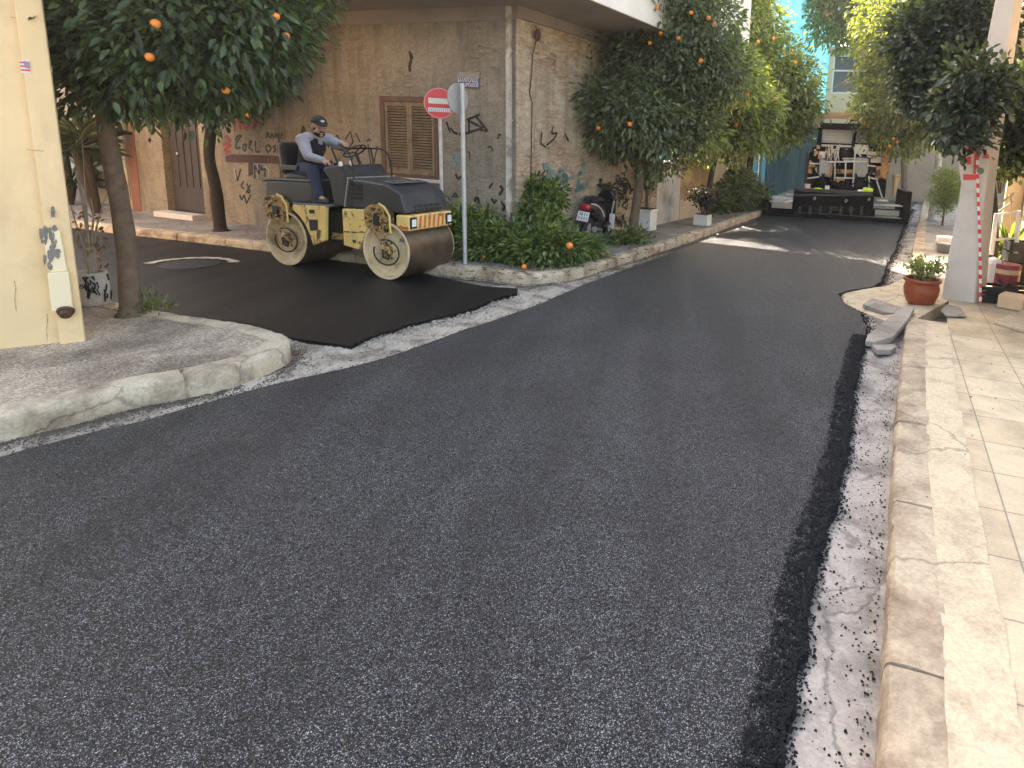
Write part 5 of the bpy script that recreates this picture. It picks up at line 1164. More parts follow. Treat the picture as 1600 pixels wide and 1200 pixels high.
o = mb.build('canopy', tm, pav); sm_ = o.modifiers.new('s', 'SOLIDIFY'); sm_.thickness = .03
mb = MB(); mb.box(l_[0].x+.15, l_[3].x-.05, 1.15, 3.4, l_[1].z-.26, l_[1].z-.12); mb.build('canopy_frame', M['pav_black'], pav, bevel=.02)
mb = MB()
for X in (655, 945, 1070): a, b_ = z_(X, 300, 1.3), z_(X-25, 480, 1.3); MB().tube([a, b_], .05, 8).build('canopy_post', M['pav_black'], pav)
for q in ((668, 330, 918, 452), (945, 330, 1065, 448)):
    a, b_ = z_(q[0], q[1], 1.45), z_(q[2], q[3], 1.45)
    ws = MB().box(a[0], b_[0], 1.44, 1.46, b_[2], a[2]).build('windscreen', plain('light grey windscreen', (.50, .46, .40), .4, var=.12, sc=5), pav, bevel=.01)  # opaque panel in light grey
    f_ = MB(); 
    for k in range(4): zz = b_[2]+(a[2]-b_[2])*(k+.6)/4.6; f_.box(a[0]+.02, b_[0]-.02, 1.428, 1.44, zz, zz+.012)
    f_.build('screen_slats', M['pav_grey'], ws)
    f_ = MB(); w_ = .045
    for x0, x1, z0, z1 in ((a[0]-w_, a[0], b_[2]-w_, a[2]+w_), (b_[0], b_[0]+w_, b_[2]-w_, a[2]+w_), (a[0], b_[0], a[2], a[2]+w_), (a[0], b_[0], b_[2]-w_, b_[2])): f_.box(x0, x1, 1.42, 1.48, z0, z1)
    f_.build('screen_frame', M['pav_black'], ws)
mb = MB(); pbox('', 560, 690, 740, 740, 1.1, 1.35, None, mb=mb); mb.build('step_grate', M['pav_black'], pav)
# things lying on the screed
def onscreed(name, X, Y, yo, rs_, mat, lab, cat, jit=.2):
    q = z_(X, Y, yo); p = pm+px_*q[0]+pn*yo; o = MB().ball((0, 0, 0), rs_, 14, 9, 0, jit).build(name, mat, None, smooth='all'); o.location = (p.x, p.y, q[2]); return tag(o, lab, cat)
random.seed(2)
vst = onscreed('safety_vest', 1040, 838, .35, (.15, .09, .07), M['hivis'], 'bright yellow green safety vest bundled on the right of the screed', 'safety vest', .22)
vst = onscreed('safety_vest', 632, 832, .35, (.14, .06, .045), M['hivis'], 'flatter yellow green safety vest on the left of the screed', 'safety vest', .25)
onscreed('rag', 985, 850, .30, (.09, .07, .05), M['white'], 'white rag lying beside the right safety vest on the screed', 'rag', .25)
q = z_(540, 822, .35); p = pm+px_*q[0]+pn*.35; o = MB().lathe([(.075, -.12), (.085, .10), (.09, .12), (.08, .12), (.078, .0), (.0001, .0)], None, 16).build('bucket', plain('pale pink plastic', (.72, .50, .50), .6), None, smooth=True); o.location = (p.x, p.y, q[2]); tag(o, 'pale pink bucket at the left end of the screed', 'bucket')
q = z_(706, 832, .35); p = pm+px_*q[0]+pn*.35; o = MB().lathe([(.055, -.11), (.065, .10), (.058, .10), (.055, -.05), (.0001, -.05)], None, 14).build('cup', M['white'], None, smooth=True); o.location = (p.x, p.y, q[2]); tag(o, 'tall white cup standing on the screed near its middle', 'cup')
# ------------------------------------------------------------------ signs
def VM(pos, fwd):                                        # local x right, y up, z along fwd (towards the viewer of the sign)
    f = Vector(fwd).normalized(); u = Vector((0, 0, 1)); r = u.cross(f).normalized(); u = f.cross(r)
    m = Matrix((r, u, f)).transposed().to_4x4(); m.translation = pos; return m
p = G(692, 403, Z2); D = HD(p)
ns = empty('no_entry_sign', p); tag(ns, 'round red no entry sign with a cream bar on a thin pole behind the roller', 'road sign')
ztop = HZ(p, 690, 152)
MB().cyl((0, 0, -.02), (0, 0, ztop-.03), .024, None, 12).build('pole', plain('worn white pole', (.55, .52, .46), .6, var=.25, sc=10), ns, smooth=True)
c = Vector((0, 0, AT(691, 173.5, D).z)); rd = (AT(691, 150, D)-AT(691, 198, D)).length/2
face = azd(168); VMt = VM(c+face*.03, face)
MB().lathe([(.0001, -.006), (rd, -.006), (rd, .004), (.0001, .004)], VMt, 40).build('sign_plate', M['sign_red'], ns, smooth=True)
def plate(mb, x0, x1, y0, y1, z): return mb.add([VMt @ Vector(v) for v in ((x0, y0, z), (x1, y0, z), (x1, y1, z), (x0, y1, z))], [(0, 1, 2, 3)])
MB().lathe([(rd*.93, .0045), (rd*.985, .0045)], VMt, 40, 0, False).build('sign_border', plain('scuffed pink rim', (.70, .32, .28), .6), ns)
plate(MB(), -rd*.70, rd*.70, -rd*.04, rd*.32, .0056).build('sign_bar', M['sign_cream'], ns)
st = plate(MB(), -rd*.72, rd*.70, -rd*.56, -rd*.30, .0056).build('sticker', M['white'], ns)
random.seed(6); mb = MB()
for i in range(11):
    x = -rd*.66+i*rd*.125; y0 = -rd*.53; h = rd*random.uniform(.10, .17); mb.add([VMt @ Vector(v) for v in ((x, y0, .0066), (x+rd*.03, y0, .0066), (x+rd*.06, y0+h, .0066), (x+rd*.02, y0+h, .0066))], [(0, 1, 2, 3)])
mb.build('scribble', plain('pale red ink', (.62, .25, .25), .6), ns)
p = G(727, 411, Z2); D = HD(p)
bs = empty('road_sign', p); tag(bs, 'round sign seen from behind on a galvanised pole at the kerb', 'road sign')
top = AT(722, 130, D)-p; MB().tube([(0, 0, -.02), top*.5, top], .029, 14).build('pole', M['galv'], bs, smooth=True)
c = AT(719, 154, D)-p; bk = azd(118); rd2 = (AT(719, 130, D)-AT(719, 178, D)).length/2
VMt = VM(c-bk*.045, -azd(112))
MB().lathe([(.0001, -.006), (rd2, -.006), (rd2, .004), (.0001, .004)], VMt, 40).build('sign_plate', M['sign_back'], bs, smooth=True)
mb = MB(); 
for y in (-.1, .1): mb.add([VMt @ Vector(v) for v in ((-.05, y-.015, .02), (.05, y-.015, .02), (.05, y+.015, .02), (-.05, y+.015, .02))], [(0, 1, 2, 3)])
mb.build('clamp', M['galv'], bs)

# ------------------------------------------------------------------ concrete utility pole
def tr(px, py, d): return AT(px, py, d)
pc = G(1500, 470, Z3); D = HD(pc)
fa = (tr(1523, 472, D)-tr(1471, 470, D)); fw = sqrt(fa.x**2+fa.y**2)
up_ = empty('utility_pole', pc, 0); tag(up_, 'thick tapering concrete utility pole with red marks on the right pavement', 'utility pole')
ex = Vector((fa.x, fa.y, 0)).normalized(); ey = Vector((-ex.y, ex.x, 0))
def ring(pl, pr, d, depth):
    a, b = tr(*pl, d), tr(*pr, d); z = (a.z+b.z)/2; a.z = b.z = z
    a -= pc; b -= pc; a.z = b.z = z-Z3+0 if False else z-pc.z; b.z = a.z
    side_ = ey*depth+ex*depth*.45
    return [a, b, b+side_, a+ey*depth]
rings = [ring((1470, 474), (1523, 474), D, .28), ring((1482, 400), (1530, 400), D, .27), ring((1497, 320), (1537, 320), D, .26), ring((1509, 235), (1547, 235), D, .25), ring((1535, 100), (1570, 100), D, .22), ring((1557, -10), (1588, -10), D, .2), ring((1590, -220), (1614, -220), D, .18)]
mb = MB(); vs = [v for r in rings for v in r]
mb.add(vs, [(i*4+k, i*4+(k+1) % 4, (i+1)*4+(k+1) % 4, (i+1)*4+k) for i in range(len(rings)-1) for k in range(4)]+[tuple(range(len(vs)-4, len(vs)))])
mb.build('shaft', M['pole_conc'], up_, bevel=.025, seg=3)
def pf(px, py, o=.004): 
    # on the front face of the shaft (plane through the ring fronts)
    r0, r1 = rings[0], rings[3]; P = r0[0]+pc; n = (r0[1]-r0[0]).cross(r1[0]-r0[0]).normalized(); n = n if n.dot(EYE-P) > 0 else -n
    r = ray(px, py); t = (P-EYE).dot(n)/r.dot(n); return EYE+r*t+n*o-pc
q = [(1500, 232), (1524, 229), (1534, 236), (1530, 270), (1528, 296), (1506, 300), (1501, 280), (1495, 238)]
MB().add([pf(*p_, .012) for p_ in q], [tuple(range(8))]).build('pasted_sheet', M['pole_conc'], up_)
mb = MB()
for q in ([(1512, 231), (1531, 229), (1531, 236), (1512, 236)], [(1523, 236), (1531, 236), (1527, 272), (1520, 272)], [(1505, 272), (1527, 273), (1525, 281), (1505, 281)], [(1510, 246), (1517, 244), (1518, 256), (1511, 258)], [(1536, 240), (1545, 241), (1545, 248), (1536, 247)]): mb.add([pf(*p_, .016) for p_ in q], [(0, 1, 2, 3)])
mb.build('red_mark', M['red_tape'], up_)
lamp = MB(); 
# barrier tape hanging from the pole, red and white
tp_ = empty('barrier_tape', pc); tag(tp_, 'red and white barrier tape hanging down the utility pole', 'tape')
pts = [pf(1527, 243, .03), pf(1528, 300, .035), pf(1530.5, 360, .045), pf(1532, 420, .05), pf(1530.5, 480, .06)]
pts[-1].z = max(pts[-1].z, .02); pl = resample(chaikin(pts, 3), .055)
for mi, name in ((0, 'red_band'), (1, 'white_band')):
    mb = MB()
    for i in range(len(pl)-1):
        if i % 2 != mi: continue
        a, b = pl[i], pl[i+1]; tw = ex*.016+ey*.012*sin(i*.9); mb.add([a-tw, a+tw, b+tw, b-tw, a-tw+ey*.002, a+tw+ey*.002, b+tw+ey*.002, b-tw+ey*.002], [(0, 1, 2, 3), (4, 5, 6, 7), (0, 1, 5, 4), (2, 3, 7, 6)])
    mb.build(name, M['red_tape'] if mi == 0 else M['white'], tp_)

# ------------------------------------------------------------------ pots and plants
def herb(name, lab, b, r, h, n, L, W, mat, seed, cat='plant', stems=10, dy=.2):
    rs = np.random.RandomState(seed); random.seed(seed); root = empty(name, b); tag(root, lab, cat); mb = MB(); P, Dr, N = [], [], []
    for _ in range(stems):
        a = rs.uniform(0, 6.28); e = Vector((r*.8*cos(a)*rs.uniform(.2, 1), r*.8*sin(a)*rs.uniform(.2, 1), h*rs.uniform(.6, 1))); m_ = Vector((e.x*.4, e.y*.4, e.z*.6))
        mb.tube(chaikin([Vector((e.x*.1, e.y*.1, -.02)), m_, e], 1), .006, 5)
        for _ in range(n//stems):
            t = rs.uniform(.35, 1.05); q = m_.lerp(e, max(0, (t-.35)/.65)) if t > .35 else m_; P.append(np.array(q)+rs.normal(size=3)*r*.16); d = rs.normal(size=3); d[2] += dy; Dr.append(d); N.append(np.array([0, 0, 1.])+rs.normal(size=3)*.6)
    mb.build('stems', M['bark'], root, smooth='all'); me = leaf_mesh('leaves', P, Dr, N, L*rs.uniform(.6, 1.2, len(P)), W, mat); o = bpy.data.objects.new('leaves', me); COL.objects.link(o); o.parent = root; return root
p = G(1437, 474, .06); D = HD(p); s = (tr(1468, 440, D)-tr(1407, 440, D)).length/2
k = s/.27
pot = empty('plant_pot', p); tag(pot, 'glazed terracotta pot at the edge of the drive', 'plant pot')
MB().lathe([(.17*k, 0), (.20*k, .02), (.245*k, .14*k), (.258*k, .24*k), (.235*k, .315*k), (.238*k, .325*k), (.268*k, .345*k), (.275*k, .365*k), (.268*k, .385*k), (.235*k, .385*k), (.225*k, .33*k), (.0001, .33*k)], None, 40).build('pot_body', M['terracotta'], pot, smooth=True)
MB().lathe([(.0001, .34*k), (.228*k, .335*k)], None, 24).build('soil', M['soil'], pot)
herb('potted_plant', 'small pale green herb growing in the terracotta pot', (p.x, p.y, p.z+.34*k), .30, .26, 420, .055, .03, M['leaf_herb'], 3)
# feathery shrub on the right pavement
p = G(1472, 352, Z3); b_ = px_blobs([(1477, 290, 20), (1470, 310, 16), (1486, 305, 14), (1480, 278, 12), (1474, 325, 8)], HD(p), .1, 3)
tree('conifer_shrub', 'small feathery green shrub on the right pavement beyond the pole', 'shrub', None, p, [p, AT(1474, 340, HD(p)), AT(1476, 320, HD(p)), AT(1478, 300, HD(p))], .03, b_, 5200, .075, .018, M['leaf_herb'], M['bark'], 0, 20, droop=-.5, cl=.1)
q = G(1481, 382, Z3); o = MB().box(-.22, .22, -.14, .14, 0, .16).build('curb_stone', M['white'], bevel=.015); o.location = q; o.rotation_euler = (0, 0, -.3); tag(o, 'white painted stone block on the right pavement below the shrub', 'block')
o = MB().box(-.17, .17, -.16, .16, 0, .17).build('curb_stone', plain('dark grey block', (.20, .18, .16), .85, var=.2), bevel=.01); q = G(1478, 394, Z3); o.location = q; o.rotation_euler = (0, 0, -.3); tag(o, 'dark grey block in front of the white stone on the right pavement', 'block')
# white planters beside the brown house
p = G(1009, 359, Z2); D = HD(p); wv = (tr(1026, 340, D)-tr(996, 340, D)).length/2; hv = HZ(p, 1010, 326)-p.z
pt = empty('white_planter', p, -.4); tag(pt, 'tall square white planter beside the large orange tree', 'planter')
mb = MB(); mb.ext([(-wv*.85, -wv*.85, 0), (wv*.85, -wv*.85, 0), (wv*.85, wv*.85, 0), (-wv*.85, wv*.85, 0)], (0, 0, hv*.9)); mb.build('planter_body', M['white'], pt, bevel=.012)
MB().box(-wv*.98, wv*.98, -wv*.98, wv*.98, hv*.9, hv).build('rim', M['white'], pt, bevel=.008); MB().box(-wv*.85, wv*.85, -wv*.85, wv*.85, hv+.001, hv+.008).build('soil', M['soil'], pt)
herb('potted_shrub', 'thin dark shrub growing in the tall white planter', (p.x, p.y, p.z+hv), .42, 1.0, 700, .10, .045, M['leaf_mid'], 5, 'shrub', 14)
p = G(1097, 352, Z2); pt = empty('white_planter', p, -.4); tag(pt, 'low white planter trough further along the left pavement', 'planter')
MB().box(-.17, .17, -.13, .13, 0, .24).build('planter_body', M['white'], pt, bevel=.015); MB().box(-.15, .15, -.11, .11, .241, .25).build('soil', M['soil'], pt)
herb('potted_shrub', 'dark purple leaved shrub in the low white trough', (p.x, p.y, p.z+.27), .40, .5, 600, .10, .05, m_leaf('purple leaf', (.02, .018, .02), (.04, .035, .035), (.09, .08, .07), .2), 6, 'shrub', 12)
# graffiti pot with bare stems, left
p = G(147, 475, Z1); D = HD(p); wv = (tr(176, 450, D)-tr(118, 450, D)).length/2; hv = HZ(p, 150, 424)-p.z
pt = empty('stone_planter', p, .25); tag(pt, 'white concrete planter scrawled with black paint behind the yellow building', 'planter')
MB().lathe([(wv*.78, 0), (wv*.95, .05), (wv, hv*.5), (wv*.98, hv*.9), (wv*.92, hv), (wv*.8, hv), (wv*.78, hv*.85), (.0001, hv*.85)], None, 28).build('planter_body', plain('stained white concrete', (.50, .45, .38), .8, var=.15, sc=5), pt, smooth=True)
random.seed(17); mb = MB()
for _ in range(22):
    a = random.uniform(-2.6, .4); z = random.uniform(.05, hv*.9); pts = []
    for i in range(7): pts.append((a, z)); a += random.uniform(-.12, .16); z = min(hv*.93, max(.04, z+random.uniform(-.07, .07)))
    rr = lambda z: wv*(.955 if z < .06 else 1.0)+.006
    mb.tube([(rr(z)*cos(a), rr(z)*sin(a), z) for a, z in pts], .006, 4)
mb.build('graffiti', M['paint_black'], pt)
bsx = empty('bare_shrub', (p.x, p.y, p.z+hv*.8)); tag(bsx, 'bare pale stems standing in the scrawled white planter', 'shrub'); mb = MB()
ob = Vector((p.x, p.y, p.z+hv*.8))
for q in ([(140, 425), (138, 370), (134, 320), (131, 260), (128, 215)], [(150, 425), (146, 380), (152, 350), (161, 318), (168, 300)], [(142, 425), (132, 390), (122, 360), (110, 320)], [(145, 400), (142, 370), (147, 340), (142, 310)], [(136, 350), (128, 300), (117, 265)]):
    pp_ = [AT(*t, D)-ob for t in q]; pp_[0].z = min(pp_[0].z, 0.02); mb.tube(chaikin(pp_, 2), [.016*(1-.06*i) if i < 14 else .004 for i in range(len(chaikin(pp_, 2)))], 6)
mb.build('stems', plain('pale stem bark', (.34, .29, .22), .9, var=.25, sc=12), bsx, smooth='all')
P, Dr, N = [], [], []; rs = np.random.RandomState(4)
for _ in range(60): q = AT(rs.uniform(118, 165), rs.uniform(330, 425), D)-ob; P.append(q); d = rs.normal(size=3); d[2] -= .4; Dr.append(d); N.append(rs.normal(size=3))
me = leaf_mesh('leaves', P, Dr, N, .06, .03, M['dryleaf']); o = bpy.data.objects.new('leaves', me); COL.objects.link(o); o.parent = bsx

# ------------------------------------------------------------------ scooter by the brown wall
p = G(926, 377, Z2); SA = radians(76); 
sco = empty('scooter', p, SA); tag(sco, 'black scooter with a red tail light parked by the brown wall', 'scooter'); sco.rotation_euler = (radians(6), 0, SA); sco.scale = (.9, .9, .9)
YW = Matrix.Rotation(pi/2, 4, 'X')
for x, nm in ((-.38, 0), (.80, 1)):
    T = Matrix.Translation((x, 0, .25)) @ YW; mb = MB()
    mb.lathe([(.16, -.05), (.21, -.06), (.245, -.035), (.252, 0), (.245, .035), (.21, .06), (.16, .05), (.16, -.05)], T, 32, 0, False); whl = mb.build('wheel', M['rubber'], sco, smooth='all')
    mb = MB(); mb.lathe([(.03, -.05), (.165, -.03), (.165, .03), (.03, .05)], T, 20); mb.build('rim', M['galv'], whl, smooth=True)
def hull(name, secs, mat, n=14, parent=None):             # secs: x, zc, half width, half height
    mb = MB(); vs = []
    for x, zc, hw, hh in secs:
        for k in range(n): a = 2*pi*k/n; vs.append((x, hw*(abs(cos(a))**.7)*(1 if cos(a) > 0 else -1), zc+hh*(abs(sin(a))**.7)*(1 if sin(a) > 0 else -1)))
    fs = [(i*n+k, i*n+(k+1) % n, (i+1)*n+(k+1) % n, (i+1)*n+k) for i in range(len(secs)-1) for k in range(n)]+[tuple(range(n)), tuple(range((len(secs)-1)*n, len(secs)*n))]
    return mb.add(vs, fs).build(name, mat, parent or sco, smooth=True)
hull('tail', [(-.62, .74, .07, .06), (-.55, .72, .12, .10), (-.30, .66, .15, .16), (.0, .58, .15, .20), (.18, .50, .13, .18)], M['scooter'])
hull('seat', [(-.52, .83, .10, .035), (-.35, .85, .14, .05), (-.05, .84, .14, .05), (.15, .80, .10, .04)], M['vinyl'])
MB().box(.12, .62, -.15, .15, .28, .34).build('floorboard', M['scooter'], sco, bevel=.02)
mb = MB(); mb.ext([(.58, -.20, .32), (.58, .20, .32), (.50, .19, .80), (.46, .12, .95), (.46, -.12, .95), (.50, -.19, .80)], (.09, 0, .02)); mb.build('leg_shield', M['scooter'], sco, bevel=.03)
MB().ext([(.55, -.205, .20), (.55, -.10, .20), (.50, -.10, .52), (.50, -.205, .52)], (.05, 0, 0)).build('lower_fairing', M['white'], sco, bevel=.015)
MB().tube([(.575, -.12, .42), (.50, -.16, .78)], .02, 8).build('shield_trim', M['galv'], sco, smooth=True)
mb = MB(); mb.tube([(.46, 0, .90), (.42, 0, 1.02)], .05, 10); mb.tube(chaikin([(.30, -.34, 1.03), (.40, -.20, 1.06), (.43, 0, 1.04), (.40, .20, 1.06), (.30, .34, 1.03)], 2), .018, 8); mb.build('handlebar', M['scooter'], sco, smooth=True)
hull('headset', [(.34, 1.04, .10, .05), (.44, 1.04, .13, .07), (.54, 1.0, .10, .06)], M['scooter'])
for s in (-1, 1):
    m_ = MB(); m_.tube([(.38, s*.20, 1.06), (.36, s*.28, 1.20)], .007, 5); m_.ball((.36, s*.30, 1.23), (.02, .06, .04), 10, 6); m_.build('mirror', M['scooter'], sco, smooth='all')
mb = MB(); mb.tube([(.78, -.07, .25), (.62, -.06, .62), (.50, 0, .88)], .022, 8); mb.tube([(.78, .07, .25), (.62, .06, .62), (.50, 0, .88)], .022, 8); mb.build('fork', M['galv'], sco, smooth=True)
hull('front_fender', [(.58, .42, .05, .03), (.70, .50, .09, .05), (.86, .50, .09, .05), (1.0, .42, .05, .03)], M['scooter'])
hull('tail_light', [(-.655, .725, .045, .035), (-.63, .725, .09, .06), (-.55, .725, .10, .07)], M['red_lens'])
mb = MB(); mb.tube(chaikin([(-.60, -.10, .80), (-.45, -.16, .78), (-.15, -.165, .66), (.02, -.16, .52)], 2), .012, 6); mb.build('side_trim', M['white'], sco, smooth=True)
pl_ = MB().box(-.005, .005, -.11, .11, -.09, .09, Matrix.Translation((-.68, 0, .56)) @ Matrix.Rotation(.35, 4, 'Y')).build('number_plate', M['white'], sco, bevel=.003)
random.seed(19); mb = MB(); T = Matrix.Translation((-.68, 0, .56)) @ Matrix.Rotation(.35, 4, 'Y')
for r_ in range(2):
    for k in range(4):
        y = -.09+k*.048; z = .015-.075*r_
        for _ in range(2): a = random.uniform(0, .02); mb.box(-.0065, -.0052, y+a, y+a+.012, z, z+.055, T)
mb.build('plate_marks', M['blue_sign'], pl_)
mb = MB(); mb.tube([(.05, -.13, .24), (-.20, -.18, .27), (-.55, -.20, .34)], [.03, .05, .055], 12); mb.build('exhaust', M['chrome'], sco, smooth=True)
mb = MB(); mb.box(-.30, .20, -.10, .12, .18, .42); mb.build('engine', M['rol_dark'], sco, bevel=.04)
mb = MB(); mb.tube([(.05, .10, .24), (-.04, .16, .12), (-.08, .20, .0)], .012, 6); mb.build('stand', M['galv'], sco)

# ------------------------------------------------------------------ buildings further along the left pavement
def block(name, lab, cat, foot, z1, mat, parts=(), z0=-.06, group=None):
    c = sum((Vector((p[0], p[1], 0)) for p in foot), Vector())/len(foot); r = empty(name, (c.x, c.y, 0)); tag(r, lab, cat, group)
    inv(MB().ext([(p[0], p[1], z0) for p in foot], (0, 0, z1-z0)).build('wall', mat), r); return r
e0 = PR(RL+.02, 0); e1 = PR(RL+1.25, 0); e2 = PR(RL+3.4, 0, .0)
yw = block('white_wall', 'short white garden wall between the brown house and the ochre wall', 'wall', [e0, e1, e1-nR*.25, e0-nR*.25], 1.45, M['old_white'])
yw = block('ochre_wall', 'ochre garden wall with a paler foot along the left pavement', 'wall', [e1+dR*.01, e2, e2-nR*.25, e1+dR*.01-nR*.25], 1.5, M['old_ochre'])
inv(MB().ext([(*(e1+nR*.012+dR*.01).xy, -.06), (*(e2+nR*.012).xy, -.06), (*(e2+nR*.002).xy, -.06), (*(e1+dR*.01+nR*.002).xy, -.06)], (0, 0, .62)).build('plinth', M['beige']), yw)
e3 = PR(RL+6.4, 0); yw = block('pale_wall', 'pale weathered wall behind the leafy bush', 'wall', [e2+dR*.01, e3, e3-nR*.25, e2+dR*.01-nR*.25], 2.3, M['beige'])
# low house behind the trees, set back
# building wrapped in blue scaffold netting
n0 = G(1193, 322, Z2); n0 = AT(1193, 318, HD(n0)+3.0); n0.z = 0
n1 = n0+azd(22)*14; q_l = azd(-68)
nb = block('netted_building', 'tall building wrapped in blue scaffold netting at the left', 'building', [n0+q_l*.8+azd(22)*.8, n1+q_l*.8-azd(22)*.4, n1+q_l*4.5, n0+q_l*4.5+azd(22)*.8], 4.2, M['beige'])
def net_sheet(a, b, z0, z1, seed):
    L = (b-a).length; n = int(L/.11); m_ = int((z1-z0)/.22); d = (b-a).normalized(); o_ = Vector((d.y, -d.x, 0)); vs = []
    for j in range(m_+1):
        for i in range(n+1):
            u, z = L*i/n, z0+(z1-z0)*j/m_
            w_ = .10*sin(u*5.1+.35*sin(z*1.3)+seed)+.05*sin(u*11+z*.6)+.035*sin(z*3.1+u)-.08*abs(sin(z*pi/2.0))
            p_ = a+d*u+o_*w_; vs.append((p_.x, p_.y, z))
    return MB().add(vs, [(j*(n+1)+i, j*(n+1)+i+1, (j+1)*(n+1)+i+1, (j+1)*(n+1)+i) for j in range(m_) for i in range(n)])
def m_net(name, c):
    m, n, l, p = nmat(name); v = objvec(n, l, 0, (1, 1, .22)); t = noise(n, l, 2.4, 6, .65, v, .6); r = ramp(n, [(.3, tuple(x*.6 for x in c)), (.7, tuple(min(1, x*1.35) for x in c))]); l.new(t.outputs[0], r.inputs[0]); l.new(r.outputs[0], p.inputs['Base Color']); p.inputs['Roughness'].default_value = .7
    tr_ = n.new('ShaderNodeBsdfTranslucent'); l.new(r.outputs[0], tr_.inputs[0]); mx = n.new('ShaderNodeMixShader'); mx.inputs[0].default_value = .45; l.new(p.outputs[0], mx.inputs[1]); l.new(tr_.outputs[0], mx.inputs[2]); l.new(mx.outputs[0], n['Material Output'].inputs[0]); return m
NETM = m_net('blue scaffold net', (.055, .235, .35)); NET_SHADED = m_net('shade teal scaffold net', (.075, .135, .135))  # same net twice: bright blue above, shade painted in as teal below
inv(net_sheet(n0, n1, .15, 3.6, 1.0).build('netting', NET_SHADED, None, smooth='all'), nb); inv(net_sheet(n0+Vector((.03, -.02, 0)), n1+Vector((.03, -.02, 0)), 3.5, 9.0, 2.0).build('netting', NETM, None, smooth='all'), nb)
inv(net_sheet(n0+q_l*4.6, n0, .15, 9.0, 3.0).build('netting', NETM, None, smooth='all'), nb)
for i in range(6):
    a = n0+azd(22)*(14*i/5)-azd(112)*.25; inv(MB().cyl((a.x, a.y, 0), (a.x, a.y, 9.3), .03, None, 8).build('scaffold_pole', M['galv'], None, smooth=True), nb)
for z in (2.1, 4.1, 6.1): inv(MB().cyl((*(n0-azd(112)*.22).xy, z), (*(n1-azd(112)*.22).xy, z), .025, None, 8).build('scaffold_pole', M['galv'], None, smooth=True), nb)
# cream building closing the street
ed = azd(108); em = AT(1330, 200, 33); em.z = 0
def EW(px, py): q = ONW(px, py, em, ed); return ((q-em).x*ed.x+(q-em).y*ed.y, q.z)
en = Vector((-ed.y, ed.x, 0)); en = en if en.dot(-em) > 0 else -en
PE = lambda u, z, o=0.0: Vector(((em+ed*u+en*o).x, (em+ed*u+en*o).y, z))
zt = EW(1320, 74)[1]; hw0 = EW(1298, 146); hw1 = EW(1350, 86)
eb = empty('cream_building', (em.x, em.y, 0)); tag(eb, 'cream building closing the end of the street with a wide upper window', 'building')
mb = MB(); ua = EW(1286, 200)[0]; holed(PE, ua, ua+16, -.06, zt, [(hw0[0], hw0[0]+2.4, hw0[1], hw1[1]), (hw0[0]+4.6, hw0[0]+6.8, hw0[1], hw1[1])], .2, mb); mb.add([PE(ua, zt), PE(ua+16, zt), PE(ua+16, zt, -6), PE(ua, zt, -6)], [(0, 1, 2, 3)]); mb.add([PE(ua, -.06), PE(ua, zt), PE(ua, zt, -6), PE(ua, -.06, -6)], [(0, 1, 2, 3)])
inv(mb.build('wall', M['end_wall']), eb)
inv(MB().ext([PE(ua-.1, zt-.28, .003), PE(ua+16, zt-.28, .003), PE(ua+16, zt-.28, .14), PE(ua-.1, zt-.28, .14)], (0, 0, .30)).build('cornice', M['beige']), eb)
for k in (0, 4.6):
    a, b_, z0, z1 = hw0[0]+k, hw0[0]+k+(2.4 if k == 0 else 2.2), hw0[1], hw1[1]; mb = MB()
    for x0, x1, y0, y1 in ((a, a+.07, z0, z1), (b_-.07, b_, z0, z1), (a+.07, b_-.07, z0, z0+.07), (a+.07, b_-.07, z1-.07, z1), (a+.07, b_-.07, z0+(z1-z0)*.58, z0+(z1-z0)*.62), (a+(b_-a)*.5-.035, a+(b_-a)*.5+.035, z0+.07, z0+(z1-z0)*.58)):
        mb.ext([PE(x0, y0, -.1), PE(x1, y0, -.1), PE(x1, y0, -.02), PE(x0, y0, -.02)], (0, 0, y1-y0))
    wf_ = inv(mb.build('window', M['alum']), eb)
    g_ = MB().ext([PE(a+.05, z0+.05, -.08), PE(b_-.05, z0+.05, -.08), PE(b_-.05, z0+.05, -.06), PE(a+.05, z0+.05, -.06)], (0, 0, z1-z0-.1)).build('pane', M['glass']); g_.parent = wf_
# low brown wall and things at the far right end
w0 = AT(1365, 300, 27); w0.z = 0; wd_ = azd(112); w1 = w0+wd_*9
bw = block('brown_wall', 'brown grey wall across the far end of the right pavement', 'wall', [w0, w1, w1+azd(22)*.3, w0+azd(22)*.3], 2.6, M['brown_wall'])
p = G(1398, 312, 0); D = HD(p); wv = (tr(1411, 290, D)-tr(1384, 290, D)).length/2; hv = HZ(p, 1398, 272)
bn = empty('wheelie_bin', p, .3); tag(bn, 'tan wheeled bin standing right of the paver', 'bin')
mb = MB(); mb.add([(-wv*.8, -wv*.75, .06), (wv*.8, -wv*.75, .06), (wv*.8, wv*.75, .06), (-wv*.8, wv*.75, .06), (-wv, -wv, hv*.92), (wv, -wv, hv*.92), (wv, wv, hv*.92), (-wv, wv, hv*.92)], [(0, 1, 2, 3), (4, 5, 6, 7), (0, 1, 5, 4), (1, 2, 6, 5), (2, 3, 7, 6), (3, 0, 4, 7)]); mb.build('bin_body', M['bin'], bn, bevel=.03)
MB().box(-wv*1.08, wv*1.08, -wv*1.1, wv*1.1, hv*.92, hv).build('lid', M['bin'], bn, bevel=.03); MB().tube([(wv*1.05, -wv*.8, hv*.86), (wv*1.45, -wv*.8, hv*.9), (wv*1.4, -wv*.8, hv*.5)], .03, 6).build('handle', M['bin'], bn)
MB().box(-wv*.15, wv*.3, -wv*1.01, -wv*.96, hv*.58, hv*.72).build('badge', M['rust'], bn)
for s in (-1, 1): MB().cyl((s*wv*.7, wv*.7, .1), (s*wv*.85, wv*.7, .1), .1, None, 16).build('wheel', M['rubber'], bn)
